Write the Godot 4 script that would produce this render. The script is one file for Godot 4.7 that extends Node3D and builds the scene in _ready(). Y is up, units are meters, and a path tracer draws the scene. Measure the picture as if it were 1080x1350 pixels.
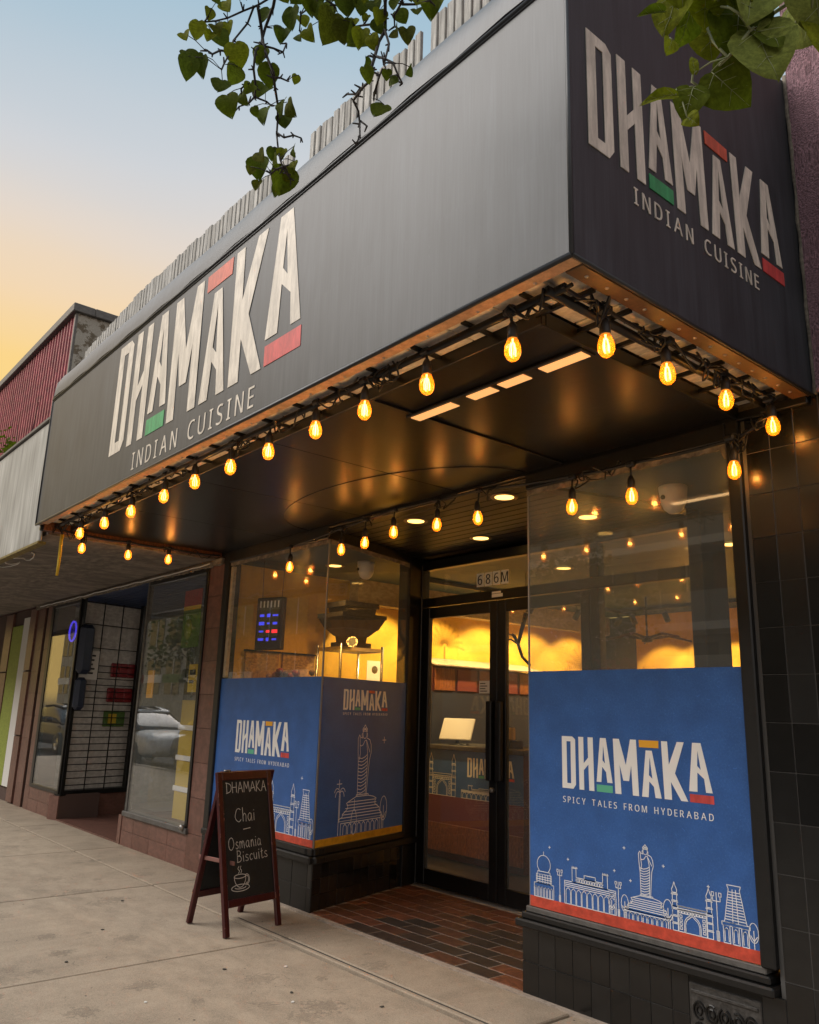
extends Node3D

# ---------- measures of the place (metres; the shop front is the plane z = 0, the street is +z) ----------
const XLL := -3.469
const XL := -1.898
const XR := 0.14
const XRR := 1.393
const YS := 0.437
const YP := 1.636
const YT := 2.679
const DZ := -1.312
const XD := -2.315
const DTOP := 2.306
const XA := 1.803
const XAL := -3.721
const AZ := 1.662
const YB := 2.797
const YSEAM := 3.885

var M := {}
var counts := {}
var cache := {}
var rng := RandomNumberGenerator.new()

# ---------- nodes ----------
func numbered(parent: Node, called: String) -> String:
	var key := str(parent.get_instance_id()) + called
	var n: int = counts.get(key, 0)
	counts[key] = n + 1
	return called if n == 0 else called + "_%03d" % n

func whole(n: Node) -> Transform3D:
	var t := Transform3D.IDENTITY
	while n != self and n is Node3D:
		t = n.transform * t
		n = n.get_parent()
	return t

func thing(called: String, label: String, category: String, at := Vector3.ZERO, group := "") -> Node3D:
	var o := Node3D.new()
	o.name = numbered(self, called)
	add_child(o)
	o.position = at
	o.set_meta("label", label)
	o.set_meta("category", category)
	if group != "":
		o.set_meta("group", group)
	return o

# a mesh under parent, placed by a transform given in the scene's axes
func put(parent: Node, called: String, mesh: Mesh, mat: Material, t := Transform3D.IDENTITY, label := "") -> MeshInstance3D:
	var o := MeshInstance3D.new()
	o.name = numbered(parent, called)
	o.mesh = mesh
	o.material_override = mat
	parent.add_child(o)
	o.transform = whole(parent).affine_inverse() * t
	if label != "":
		o.set_meta("label", label)
	return o

func structure(called: String, mesh: Mesh, mat: Material, t := Transform3D.IDENTITY) -> MeshInstance3D:
	var o := put(self, called, mesh, mat, t)
	o.set_meta("kind", "structure")
	return o

func at(x: float, y: float, z: float, turn := 0.0) -> Transform3D:
	return Transform3D(Basis(Vector3.UP, turn), Vector3(x, y, z))

# ---------- shapes ----------
func new_st() -> SurfaceTool:
	var st := SurfaceTool.new()
	st.begin(Mesh.PRIMITIVE_TRIANGLES)
	return st

func tri_out(st: SurfaceTool, a: Vector3, b: Vector3, c: Vector3, o: Vector3):
	# clockwise seen from outside
	if (b - a).cross(c - a).dot((a + b + c) / 3.0 - o) > 0.0:
		st.add_vertex(a); st.add_vertex(c); st.add_vertex(b)
	else:
		st.add_vertex(a); st.add_vertex(b); st.add_vertex(c)

func quad_out(st, a, b, c, d, o):
	tri_out(st, a, b, c, o)
	tri_out(st, a, c, d, o)

func st_box(st: SurfaceTool, t: Transform3D, size: Vector3, bevel := 0.0):
	var h := size * 0.5
	var b: float = minf(bevel, minf(h.x, minf(h.y, h.z)) * 0.9)
	var o := t.origin
	var P := func(sx: int, sy: int, sz: int, ax: int) -> Vector3:
		var v := Vector3(sx * (h.x - (0.0 if ax == 0 else b)), sy * (h.y - (0.0 if ax == 1 else b)), sz * (h.z - (0.0 if ax == 2 else b)))
		return t * v
	for s in [-1, 1]:
		quad_out(st, P.call(s, -1, -1, 0), P.call(s, 1, -1, 0), P.call(s, 1, 1, 0), P.call(s, -1, 1, 0), o)
		quad_out(st, P.call(-1, s, -1, 1), P.call(1, s, -1, 1), P.call(1, s, 1, 1), P.call(-1, s, 1, 1), o)
		quad_out(st, P.call(-1, -1, s, 2), P.call(1, -1, s, 2), P.call(1, 1, s, 2), P.call(-1, 1, s, 2), o)
	if b <= 0.0:
		return
	for s in [-1, 1]:
		for r in [-1, 1]:
			quad_out(st, P.call(s, r, -1, 0), P.call(s, r, 1, 0), P.call(s, r, 1, 1), P.call(s, r, -1, 1), o)
			quad_out(st, P.call(s, -1, r, 0), P.call(s, 1, r, 0), P.call(s, 1, r, 2), P.call(s, -1, r, 2), o)
			quad_out(st, P.call(-1, s, r, 1), P.call(1, s, r, 1), P.call(1, s, r, 2), P.call(-1, s, r, 2), o)
			for q in [-1, 1]:
				tri_out(st, P.call(s, r, q, 0), P.call(s, r, q, 1), P.call(s, r, q, 2), o)

func boxm(size: Vector3, bevel := 0.0) -> ArrayMesh:
	var key := "b%.4f_%.4f_%.4f_%.4f" % [size.x, size.y, size.z, bevel]
	if not cache.has(key):
		var st := new_st()
		st_box(st, Transform3D.IDENTITY, size, bevel)
		cache[key] = st.commit()
	return cache[key]

func bx(parent: Node, called: String, lo: Vector3, hi: Vector3, mat: Material, bevel := 0.0, label := "") -> MeshInstance3D:
	return put(parent, called, boxm((hi - lo).abs(), bevel), mat, Transform3D(Basis.IDENTITY, (lo + hi) * 0.5), label)

# a wall segment from a to b in plan: x runs along it, z points out of it
func seg(a: Vector2, b: Vector2) -> Transform3D:
	var x := Vector3(b.x - a.x, 0, b.y - a.y).normalized()
	return Transform3D(Basis(x, Vector3.UP, x.cross(Vector3.UP)), Vector3(a.x, 0, a.y))

func sb(parent: Node, called: String, s: Transform3D, s0: float, s1: float, y0: float, y1: float, o0: float, o1: float, mat: Material, bevel := 0.0) -> MeshInstance3D:
	var t := Transform3D(s.basis, s * Vector3((s0 + s1) * 0.5, (y0 + y1) * 0.5, (o0 + o1) * 0.5))
	return put(parent, called, boxm(Vector3(absf(s1 - s0), absf(y1 - y0), absf(o1 - o0)), bevel), mat, t)

func st_tube(st: SurfaceTool, pts: Array, r0: float, r1: float, sides := 7, caps := true):
	var n := pts.size()
	var rings := []
	var ref := Vector3(0.31, 0.87, 0.38).normalized()
	for i in n:
		var d: Vector3 = (pts[mini(i + 1, n - 1)] - pts[maxi(i - 1, 0)])
		if d.length() < 1e-6:
			d = Vector3.UP
		d = d.normalized()
		var u := ref - d * ref.dot(d)
		if u.length() < 0.05:
			u = Vector3.RIGHT - d * d.x
		u = u.normalized()
		ref = u
		var w := d.cross(u)
		var r: float = lerpf(r0, r1, float(i) / maxf(1.0, n - 1))
		var ring := []
		for k in sides:
			var a := TAU * k / sides
			ring.append(pts[i] + (u * cos(a) + w * sin(a)) * r)
		rings.append(ring)
	for i in n - 1:
		var mid: Vector3 = (pts[i] + pts[i + 1]) * 0.5
		for k in sides:
			var k2 := (k + 1) % sides
			quad_out(st, rings[i][k], rings[i][k2], rings[i + 1][k2], rings[i + 1][k], mid)
	if caps:
		for e in [0, n - 1]:
			for k in sides:
				tri_out(st, pts[e], rings[e][k], rings[e][(k + 1) % sides], pts[1 if e == 0 else n - 2])

func smoothed(st: SurfaceTool) -> ArrayMesh:
	st.index()
	st.generate_normals()
	return st.commit()

func tubem(pts: Array, r0: float, r1 := -1.0, sides := 7) -> ArrayMesh:
	var st := new_st()
	st.set_smooth_group(0)
	st_tube(st, pts, r0, r0 if r1 < 0.0 else r1, sides)
	return smoothed(st)

# profile: Vector2(radius, height) from the bottom up, round the y axis
func lathem(profile: Array, sides := 16, smooth := true) -> ArrayMesh:
	var st := new_st()
	if smooth:
		st.set_smooth_group(0)
	else:
		st.set_smooth_group(-1)
	var cy := 0.0
	for i in profile.size() - 1:
		var a: Vector2 = profile[i]
		var b: Vector2 = profile[i + 1]
		for k in sides:
			var t0 := TAU * k / sides
			var t1 := TAU * (k + 1) / sides
			var p := [Vector3(cos(t0) * a.x, a.y, sin(t0) * a.x), Vector3(cos(t1) * a.x, a.y, sin(t1) * a.x), Vector3(cos(t1) * b.x, b.y, sin(t1) * b.x), Vector3(cos(t0) * b.x, b.y, sin(t0) * b.x)]
			# outward is away from the axis, or along it for flat rings
			var nrm := Vector3((b.y - a.y) * cos((t0 + t1) * 0.5), a.x - b.x, (b.y - a.y) * sin((t0 + t1) * 0.5))
			var c: Vector3 = (p[0] + p[1] + p[2] + p[3]) * 0.25
			var o := c - nrm
			if a.x > 1e-5:
				tri_out(st, p[0], p[1], p[2], o)
			if b.x > 1e-5:
				tri_out(st, p[0], p[2], p[3], o)
	return smoothed(st)

# a flat plate of the outline (x, y), from z = 0 to z = depth
func st_prism(st: SurfaceTool, poly: PackedVector2Array, depth: float, t := Transform3D.IDENTITY):
	var idx := Geometry2D.triangulate_polygon(poly)
	var f := Vector3(0, 0, depth)
	for i in range(0, idx.size(), 3):
		var v := []
		for k in 3:
			var q := poly[idx[i + k]]
			v.append(Vector3(q.x, q.y, 0))
		var o: Vector3 = (v[0] + v[1] + v[2]) / 3.0
		tri_out(st, t * (v[0] + f), t * (v[1] + f), t * (v[2] + f), t * o)
		tri_out(st, t * v[0], t * v[1], t * v[2], t * (o + f))
	var cw := Geometry2D.is_polygon_clockwise(poly)
	for i in poly.size():
		var a := poly[i]
		var b := poly[(i + 1) % poly.size()]
		var n := (b - a).orthogonal() * (1.0 if not cw else -1.0)
		var m := (a + b) * 0.5
		var o := Vector3(m.x, m.y, depth * 0.5) + Vector3(n.x, n.y, 0)
		if Geometry2D.is_point_in_polygon(m + n.normalized() * 0.0005, poly):
			o = Vector3(m.x, m.y, depth * 0.5) + Vector3(n.x, n.y, 0)
		else:
			o = Vector3(m.x, m.y, depth * 0.5) - Vector3(n.x, n.y, 0)
		quad_out(st, t * Vector3(a.x, a.y, 0), t * Vector3(b.x, b.y, 0), t * Vector3(b.x, b.y, depth), t * Vector3(a.x, a.y, depth), t * o)

func prismm(poly: PackedVector2Array, depth: float) -> ArrayMesh:
	var st := new_st()
	st_prism(st, poly, depth)
	return st.commit()

# ribbons of a drawing: polylines in the plane, w wide, d thick
func st_line(st: SurfaceTool, pts: Array, w: float, d := 0.0012):
	for i in pts.size() - 1:
		var a: Vector2 = pts[i]
		var b: Vector2 = pts[i + 1]
		var u := (b - a)
		if u.length() < 1e-6:
			continue
		u = u.normalized()
		var n := Vector2(-u.y, u.x) * w * 0.5
		a -= u * w * 0.3
		b += u * w * 0.3
		var v := [a + n, b + n, b - n, a - n]
		var q := []
		for p in v:
			q.append(Vector3(p.x, p.y, d))
		var mid := Vector3((a.x + b.x) * 0.5, (a.y + b.y) * 0.5, 0)
		quad_out(st, q[0], q[1], q[2], q[3], mid)

# ---------- materials ----------
func lin(r: float, g: float, b: float, a := 1.0) -> Color:
	var c := Color(r, g, b, a).linear_to_srgb()
	c.a = a
	return c

func mat(c: Color, rough := 0.7, metal := 0.0, spec := 0.5) -> StandardMaterial3D:
	var m := StandardMaterial3D.new()
	m.albedo_color = c
	m.roughness = rough
	m.metallic = metal
	m.metallic_specular = spec
	return m

func noise(seed_: int, freq: float, octaves := 4) -> FastNoiseLite:
	var n := FastNoiseLite.new()
	n.seed = seed_
	n.noise_type = FastNoiseLite.TYPE_SIMPLEX_SMOOTH
	n.frequency = freq
	n.fractal_octaves = octaves
	return n

# a tileable grain: grey values round 1 to multiply a colour, plus its own relief
func grain_image(size: Vector2i, seed_: int, sx: float, sy: float, low: float, high: float, fine: float) -> Image:
	var a := noise(seed_, 1.0, 4)
	var b := noise(seed_ + 7, 1.0, 3)
	var im := Image.create(size.x, size.y, true, Image.FORMAT_RGB8)
	var r := RandomNumberGenerator.new()
	r.seed = seed_
	for y in size.y:
		for x in size.x:
			var u := TAU * x / size.x
			var v := TAU * y / size.y
			var n1 := a.get_noise_3d(cos(u) * sx, sin(u) * sx, cos(v) * sy + 9.0 + sin(v) * sy * 1.7)
			var n2 := b.get_noise_3d(cos(u) * sx * 3.1 + 5.0, sin(u) * sx * 3.1, (cos(v) * 1.3 + sin(v)) * sy * 3.1)
			var k := clampf(0.5 + n1 * 0.75 + n2 * 0.35, 0.0, 1.0)
			var c: float = clampf(lerpf(low, high, k) + r.randfn() * fine, 0.0, 1.0)
			im.set_pixel(x, y, Color(c, c, c))
	im.generate_mipmaps()
	return im

func textured(m: StandardMaterial3D, im: Image, scale: Vector3, relief := 0.0, rough_too := false) -> StandardMaterial3D:
	var t := ImageTexture.create_from_image(im)
	m.albedo_texture = t
	m.uv1_triplanar = true
	m.uv1_world_triplanar = true
	m.uv1_scale = scale
	if rough_too:
		m.roughness_texture = t
	if relief != 0.0:
		m.heightmap_enabled = true
		m.heightmap_texture = t
		m.heightmap_scale = relief
	return m

func glow(c: Color, energy: float) -> StandardMaterial3D:
	var m := mat(c, 0.4)
	m.emission_enabled = true
	m.emission = c
	m.emission_energy_multiplier = energy
	return m

func make_materials():
	var plain := grain_image(Vector2i(256, 256), 3, 2.0, 2.0, 0.8, 1.0, 0.015)
	var fine := grain_image(Vector2i(256, 256), 9, 3.0, 3.0, 0.93, 1.0, 0.012)
	var coarse := grain_image(Vector2i(512, 512), 11, 1.6, 1.6, 0.62, 1.0, 0.03)
	# pavement: speckled cement with worn patches, dark stains and gum spots
	var side := grain_image(Vector2i(1024, 1024), 21, 1.4, 1.4, 0.84, 0.97, 0.075)
	var r := RandomNumberGenerator.new()
	r.seed = 5
	for i in 900:
		var x := r.randi_range(4, 1019)
		var y := r.randi_range(4, 1019)
		var big := r.randf() < 0.05
		var rad := r.randf_range(1.2, 2.6) if big else r.randf_range(0.5, 1.1)
		var k := r.randf_range(0.35, 0.6) if big else r.randf_range(0.55, 1.12)
		for dy in range(-4, 5):
			for dx in range(-4, 5):
				if Vector2(dx, dy * 1.2).length() <= rad:
					var c := side.get_pixel(x + dx, y + dy) * k
					side.set_pixel(x + dx, y + dy, Color(c.r, c.g, c.b))
	var ns := noise(88, 0.035, 4)
	for i in 34: # spilled and trodden patches with ragged outlines
		var c := Vector2(r.randf_range(70, 950), r.randf_range(70, 950))
		var rad := r.randf_range(8, 46)
		var k := r.randf_range(0.86, 0.96)
		for dy in range(-60, 61):
			for dx in range(-60, 61):
				var q := c + Vector2(dx, dy)
				if Vector2(dx, dy).length() < rad * (0.75 + 0.9 * ns.get_noise_2d(q.x * 2.0 + i * 99, q.y * 2.0)) and r.randf() < 0.85:
					var p := side.get_pixel(int(q.x), int(q.y)) * k
					side.set_pixel(int(q.x), int(q.y), Color(p.r, p.g, p.b))
	for i in 14: # hairline cracks
		var p := Vector2(r.randf_range(60, 960), r.randf_range(60, 960))
		var a := r.randf() * TAU
		for s in r.randi_range(20, 90):
			a += r.randfn() * 0.25
			p += Vector2.from_angle(a)
			if p.x > 2 and p.y > 2 and p.x < 1021 and p.y < 1021:
				var c := side.get_pixel(int(p.x), int(p.y)) * 0.72
				side.set_pixel(int(p.x), int(p.y), Color(c.r, c.g, c.b))
	side.generate_mipmaps()
	M.pavement = textured(mat(lin(0.425, 0.345, 0.258), 0.85), side, Vector3(0.37, 0.37, 0.37), 0.3)
	M.pavement2 = textured(mat(lin(0.41, 0.332, 0.248), 0.85), side, Vector3(0.33, 0.33, 0.33), 0.25)
	M.joint = textured(mat(lin(0.07, 0.062, 0.052), 0.95), plain, Vector3.ONE)
	M.asphalt = textured(mat(lin(0.055, 0.055, 0.057), 0.9), coarse, Vector3(0.6, 0.6, 0.6), 0.4)
	# awning vinyl: vertical rain streaks of chalk and dirt
	var vin := Image.create(1024, 256, true, Image.FORMAT_RGB8)
	var va := noise(31, 0.05, 4).get_seamless_image(1024, 24, false, false, 0.25, true)
	var vb := noise(32, 0.35, 3).get_seamless_image(1024, 16, false, false, 0.25, true)
	var vc := noise(33, 0.01, 3).get_seamless_image(1024, 256, false, false, 0.25, true)
	va.resize(1024, 256, Image.INTERPOLATE_CUBIC)
	vb.resize(1024, 256, Image.INTERPOLATE_CUBIC)
	for y in 256:
		for x in 1024:
			var k := 0.78 + (va.get_pixel(x, y).r - 0.5) * 0.22 + (vb.get_pixel(x, y).r - 0.5) * 0.20 + (vc.get_pixel(x, y).r - 0.5) * 0.2
			vin.set_pixel(x, y, Color(k * 0.99, k, k * 1.01))
	for i in 46: # scuffs
		var x := r.randi_range(10, 1010)
		var y := r.randi_range(5, 220)
		for s in r.randi_range(4, 22):
			var k := r.randf_range(0.75, 1.25)
			var q := Vector2i(clampi(x + r.randi_range(-1, 1), 0, 1023), mini(y + s, 255))
			var c := vin.get_pixelv(q) * k
			vin.set_pixelv(q, Color(c.r, c.g, c.b))
	vin.generate_mipmaps()
	M.vinyl = textured(mat(lin(0.060, 0.066, 0.075), 0.5, 0.0, 0.55), vin, Vector3(0.3, 0.62, 0.3))
	M.lining = textured(mat(lin(0.80, 0.77, 0.66), 0.8), plain, Vector3(1, 1, 1))
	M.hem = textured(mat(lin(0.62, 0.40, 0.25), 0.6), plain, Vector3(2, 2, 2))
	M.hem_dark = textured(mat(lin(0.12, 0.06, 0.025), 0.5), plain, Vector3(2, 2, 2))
	M.yellow = mat(lin(0.6, 0.42, 0.03), 0.6)
	M.piping = mat(lin(0.03, 0.03, 0.032), 0.4)
	M.letter = textured(mat(lin(0.86, 0.77, 0.65), 0.5), plain, Vector3(1.5, 0.4, 1.5))
	M.print_white = mat(lin(0.88, 0.88, 0.86), 0.5)
	M.red = textured(mat(lin(0.75, 0.09, 0.085), 0.5), plain, Vector3(1.5, 0.4, 1.5))
	M.orange_red = textured(mat(lin(0.78, 0.14, 0.075), 0.5), plain, Vector3(1.5, 0.4, 1.5))
	M.green = textured(mat(lin(0.06, 0.42, 0.16), 0.5), plain, Vector3(1.5, 0.4, 1.5))
	M.teal = mat(lin(0.12, 0.5, 0.32), 0.5)
	M.amber = mat(lin(0.85, 0.42, 0.03), 0.5)
	M.film_red = textured(mat(lin(0.72, 0.09, 0.05), 0.45), plain, Vector3.ONE)
	M.film_amber = textured(mat(lin(0.75, 0.38, 0.02), 0.45), plain, Vector3.ONE)
	# window film: printed blue with a faint lattice of stars and pale scratches
	var film := Image.create(1024, 1024, true, Image.FORMAT_RGB8)
	var nf := noise(41, 0.006, 5).get_seamless_image(1024, 1024, false, false, 0.2, true)
	var ng := noise(42, 0.12, 2).get_seamless_image(1024, 1024, false, false, 0.1, true)
	for y in 1024:
		for x in 1024:
			var k := 0.79 + (nf.get_pixel(x, y).r - 0.5) * 0.11 + (ng.get_pixel(x, y).r - 0.5) * 0.08
			film.set_pixel(x, y, Color(k * 0.97, k * 0.99, k))
	for gy in 9:
		for gx in 9:
			var cx := 57 + gx * 114 + (57 if gy % 2 else 0)
			var cy := 57 + gy * 114
			for ringn in 3:
				for s in 520:
					var th := TAU * s / 520.0
					var rad := 26.0 + ringn * 17.0 + cos(th * 8.0 + ringn) * (9.0 + ringn * 4.0)
					var q := Vector2i(posmod(int(cx + cos(th) * rad), 1024), posmod(int(cy + sin(th) * rad), 1024))
					var c := film.get_pixelv(q)
					film.set_pixelv(q, Color(minf(c.r * 1.16, 1), minf(c.g * 1.10, 1), minf(c.b * 1.05, 1)))
	for i in 420:
		var p := Vector2(r.randf() * 1023, r.randf() * 1023)
		var a := r.randf() * TAU
		for s in (r.randi_range(2, 4) if i < 330 else r.randi_range(4, 16)):
			a += r.randfn() * 0.2
			p += Vector2.from_angle(a)
			var q := Vector2i(posmod(int(p.x), 1024), posmod(int(p.y), 1024))
			film.set_pixelv(q, Color(0.99, 0.99, 0.99))
			if s % 2:
				film.set_pixelv(Vector2i(q.x, posmod(q.y + 1, 1024)), Color(0.98, 0.98, 0.98))
	film.generate_mipmaps()
	M.film = textured(mat(lin(0.062, 0.205, 0.64), 0.42, 0.0, 0.5), film, Vector3(0.72, 0.72, 0.72))
	M.art = mat(lin(0.86, 0.88, 0.92), 0.6)
	# shop front
	M.black_paint = textured(mat(lin(0.009, 0.009, 0.009), 0.45), plain, Vector3.ONE)
	M.black_metal = textured(mat(lin(0.009, 0.009, 0.009), 0.35, 0.0, 0.45), plain, Vector3.ONE)
	M.black_tile = []
	for k in 3:
		M.black_tile.append(textured(mat(lin(0.008 + k * 0.002, 0.008 + k * 0.002, 0.008 + k * 0.002), 0.2 + k * 0.05, 0.0, 0.55), plain, Vector3(0.9, 0.9, 0.9)))
	M.grout_faint = mat(lin(0.03, 0.03, 0.029), 0.9)
	M.grout_dark = mat(lin(0.085, 0.083, 0.08), 0.9)
	M.plaster = textured(mat(lin(0.33, 0.28, 0.22), 0.9), coarse, Vector3(1.3, 1.3, 1.3), 0.5)
	M.floor_tile = []
	for k in 7:
		var c: Array = [[0.17, 0.062, 0.032], [0.15, 0.054, 0.029], [0.125, 0.047, 0.026], [0.095, 0.041, 0.025], [0.05, 0.033, 0.025], [0.032, 0.027, 0.024], [0.04, 0.031, 0.026]][k]
		M.floor_tile.append(textured(mat(lin(c[0] * 1.5, c[1] * 1.5, c[2] * 1.5), 0.5), coarse, Vector3(1.7, 1.7, 1.7), 0.12))
	M.grout = textured(mat(lin(0.46, 0.38, 0.31), 0.95), plain, Vector3.ONE)
	M.glass = mat(Color(0.9, 0.95, 0.95, 0.006), 0.0, 0.045)
	M.glass.transparency = BaseMaterial3D.TRANSPARENCY_ALPHA
	M.glass_dim = mat(Color(0.85, 0.92, 0.92, 0.004), 0.0, 0.02)
	M.glass_dim.transparency = BaseMaterial3D.TRANSPARENCY_ALPHA
	M.soffit = textured(mat(lin(0.010, 0.009, 0.008), 0.31, 0.0, 0.45), coarse, Vector3(0.8, 0.8, 0.8), 0.05)
	M.brown_tile = []
	for k in 4:
		M.brown_tile.append(textured(mat(lin(0.185 + k * 0.014, 0.088 + k * 0.008, 0.066 + k * 0.007), 0.38), plain, Vector3(0.9, 0.9, 0.9), 0.05))
	M.brown_grout = mat(lin(0.09, 0.055, 0.045), 0.9)
	M.steel = mat(lin(0.35, 0.34, 0.33), 0.35, 0.8)
	M.grey_frame = textured(mat(lin(0.16, 0.155, 0.15), 0.5, 0.3), plain, Vector3.ONE)
	M.slat = []
	var wood := grain_image(Vector2i(256, 512), 51, 5.0, 0.5, 0.62, 1.0, 0.02)
	for k in 3:
		M.slat.append(textured(mat(lin(0.62 - k * 0.06, 0.60 - k * 0.06, 0.56 - k * 0.06), 0.75), wood, Vector3(1.2, 0.8, 1.2), 0.2))
	M.red_wood = textured(mat(lin(0.14, 0.035, 0.03), 0.6), wood, Vector3(1, 1, 1))
	M.red_metal = textured(mat(lin(0.46, 0.085, 0.12), 0.5), coarse, Vector3(0.4, 0.25, 0.4))
	M.coping = textured(mat(lin(0.16, 0.145, 0.13), 0.6), plain, Vector3.ONE)
	# peeling wall
	var peel := grain_image(Vector2i(512, 512), 61, 2.2, 1.6, 0.0, 1.0, 0.07)
	for y in 512:
		for x in 512:
			var k := peel.get_pixel(x, y).r
			var c := Color(0.69, 0.66, 0.61) if k > 0.36 else Color(0.46, 0.41, 0.34)
			c = c * (0.86 + 0.28 * fmod(k * 7.3, 1.0) * 0.5)
			peel.set_pixel(x, y, Color(c.r, c.g, c.b))
	peel.generate_mipmaps()
	M.peeling = textured(mat(Color.WHITE, 0.9), peel, Vector3(0.3, 0.3, 0.3), 0.4)
	M.white_canopy = textured(mat(lin(0.66, 0.64, 0.59), 0.55), vin, Vector3(0.2, 0.4, 0.2))
	M.beige = textured(mat(lin(0.26, 0.215, 0.175), 0.75), coarse, Vector3(0.5, 0.5, 0.5), 0.1)
	M.stucco = textured(mat(lin(0.40, 0.225, 0.26), 0.9), grain_image(Vector2i(512, 512), 91, 14.0, 9.0, 0.55, 1.0, 0.06), Vector3(1.1, 1.1, 1.1), 1.2)
	M.bark = textured(mat(lin(0.06, 0.05, 0.045), 0.9), wood, Vector3(6, 3, 6), 0.2)
	M.twig_green = mat(lin(0.25, 0.27, 0.13), 0.6)
	M.leaf = []
	for c in [[0.125, 0.17, 0.02], [0.15, 0.19, 0.022], [0.10, 0.135, 0.022], [0.26, 0.29, 0.025], [0.155, 0.165, 0.025]]:
		var m := textured(mat(lin(c[0], c[1], c[2]), 0.75, 0.0, 0.18), coarse, Vector3(9, 9, 9))
		m.backlight_enabled = true
		m.backlight = lin(0.62, 0.75, 0.25)
		M.leaf.append(m)
	M.leaf_pale = textured(mat(lin(0.24, 0.28, 0.06), 0.75, 0.0, 0.18), coarse, Vector3(9, 9, 9))
	# sign, lamps, room
	M.mahogany = textured(mat(lin(0.085, 0.011, 0.012), 0.35), wood, Vector3(3, 3, 3), 0.15)
	M.wear = mat(lin(0.22, 0.1, 0.08), 0.7)
	M.slate = textured(mat(lin(0.014, 0.017, 0.019), 0.6), coarse, Vector3(2.2, 2.2, 2.2))
	M.chalk = textured(mat(lin(0.85, 0.83, 0.78), 0.95), plain, Vector3(6, 6, 6))
	M.cord = mat(lin(0.012, 0.012, 0.012), 0.5)
	M.socket = mat(lin(0.02, 0.016, 0.013), 0.45)
	M.bulb = mat(Color(1.0, 0.55, 0.12, 0.35), 0.05)
	M.bulb.transparency = BaseMaterial3D.TRANSPARENCY_ALPHA
	M.bulb.emission_enabled = true
	M.bulb.emission = Color(1.0, 0.56, 0.08)
	M.bulb.emission_energy_multiplier = 0.62
	M.filament = glow(Color(1.0, 0.80, 0.38), 4.5)
	M.tube = glow(Color(1.0, 0.74, 0.46), 0.34)  # glow of the streak of light built under the soffit
	M.down = glow(Color(1.0, 0.78, 0.4), 1.6)
	M.trim = mat(lin(0.3, 0.22, 0.12), 0.4, 0.5)
	M.ochre = textured(mat(lin(0.78, 0.46, 0.05), 0.8), fine, Vector3(0.7, 0.7, 0.7))
	M.ochre_dark = mat(lin(0.36, 0.2, 0.025), 0.8)
	M.cream = textured(mat(lin(0.62, 0.52, 0.36), 0.85), plain, Vector3.ONE)
	M.navy = mat(lin(0.008, 0.05, 0.095), 0.6)
	M.dark_floor = textured(mat(lin(0.06, 0.05, 0.043), 0.4), coarse, Vector3.ONE)
	M.grey_wall = mat(lin(0.3, 0.29, 0.27), 0.8)
	M.wood = textured(mat(lin(0.32, 0.10, 0.03), 0.4), wood, Vector3(1.5, 4, 1.5))
	M.white_plastic = mat(lin(0.7, 0.68, 0.64), 0.4)
	M.carton = mat(lin(0.5, 0.36, 0.2), 0.8)
	M.chrome = mat(lin(0.55, 0.54, 0.52), 0.25, 0.9)
	M.iron = textured(mat(lin(0.09, 0.085, 0.08), 0.5, 0.2), coarse, Vector3(2, 2, 2), 0.3)
	M.shutter = textured(mat(lin(0.70, 0.68, 0.64), 0.7), plain, Vector3(1, 1, 1))
	M.shop_wall = textured(mat(lin(0.30, 0.29, 0.27), 0.8), plain, Vector3(1, 1, 1))
	M.blue_board = mat(lin(0.02, 0.04, 0.11), 0.5)
	M.navy_paint = mat(lin(0.02, 0.03, 0.06), 0.4)
	M.packet = textured(mat(lin(0.42, 0.025, 0.035), 0.4), coarse, Vector3(5, 5, 5))
	M.poster_green = textured(mat(lin(0.13, 0.27, 0.06), 0.5), coarse, Vector3(4, 4, 4))
	M.lime = textured(mat(lin(0.34, 0.42, 0.06), 0.6), plain, Vector3(2, 2, 2))
	M.pale_blue = textured(mat(lin(0.3, 0.45, 0.52), 0.6), plain, Vector3(2, 2, 2))
	M.yellow_rust = textured(mat(lin(0.30, 0.22, 0.05), 0.7), coarse, Vector3(3, 3, 3))
	M.violet = glow(Color(0.30, 0.25, 0.9), 0.5)
	M.white_glow = glow(Color(1.0, 0.96, 0.9), 2.0)
	M.blue_led = glow(Color(0.22, 0.26, 0.9), 0.5)
	M.red_led = glow(Color(1.0, 0.14, 0.2), 0.6)
	M.menu_amber = textured(mat(lin(0.62, 0.34, 0.08), 0.5), coarse, Vector3(2, 2, 2))
	M.maroon = mat(lin(0.16, 0.03, 0.025), 0.5)
	M.car_glass = mat(lin(0.02, 0.022, 0.024), 0.05, 0.0, 0.6)
	M.car_silver = mat(lin(0.42, 0.43, 0.44), 0.25, 0.5)
	M.car_dark = mat(lin(0.03, 0.032, 0.035), 0.2, 0.3)
	M.car_white = mat(lin(0.7, 0.7, 0.69), 0.25)
	M.brick_far = textured(mat(lin(0.26, 0.11, 0.07), 0.9), coarse, Vector3(1, 1, 1))
	M.balcony = mat(lin(0.33, 0.34, 0.35), 0.4)
	M.paper = mat(lin(0.72, 0.71, 0.68), 0.8)
	M.ink = mat(lin(0.03, 0.03, 0.03), 0.8)

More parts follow.
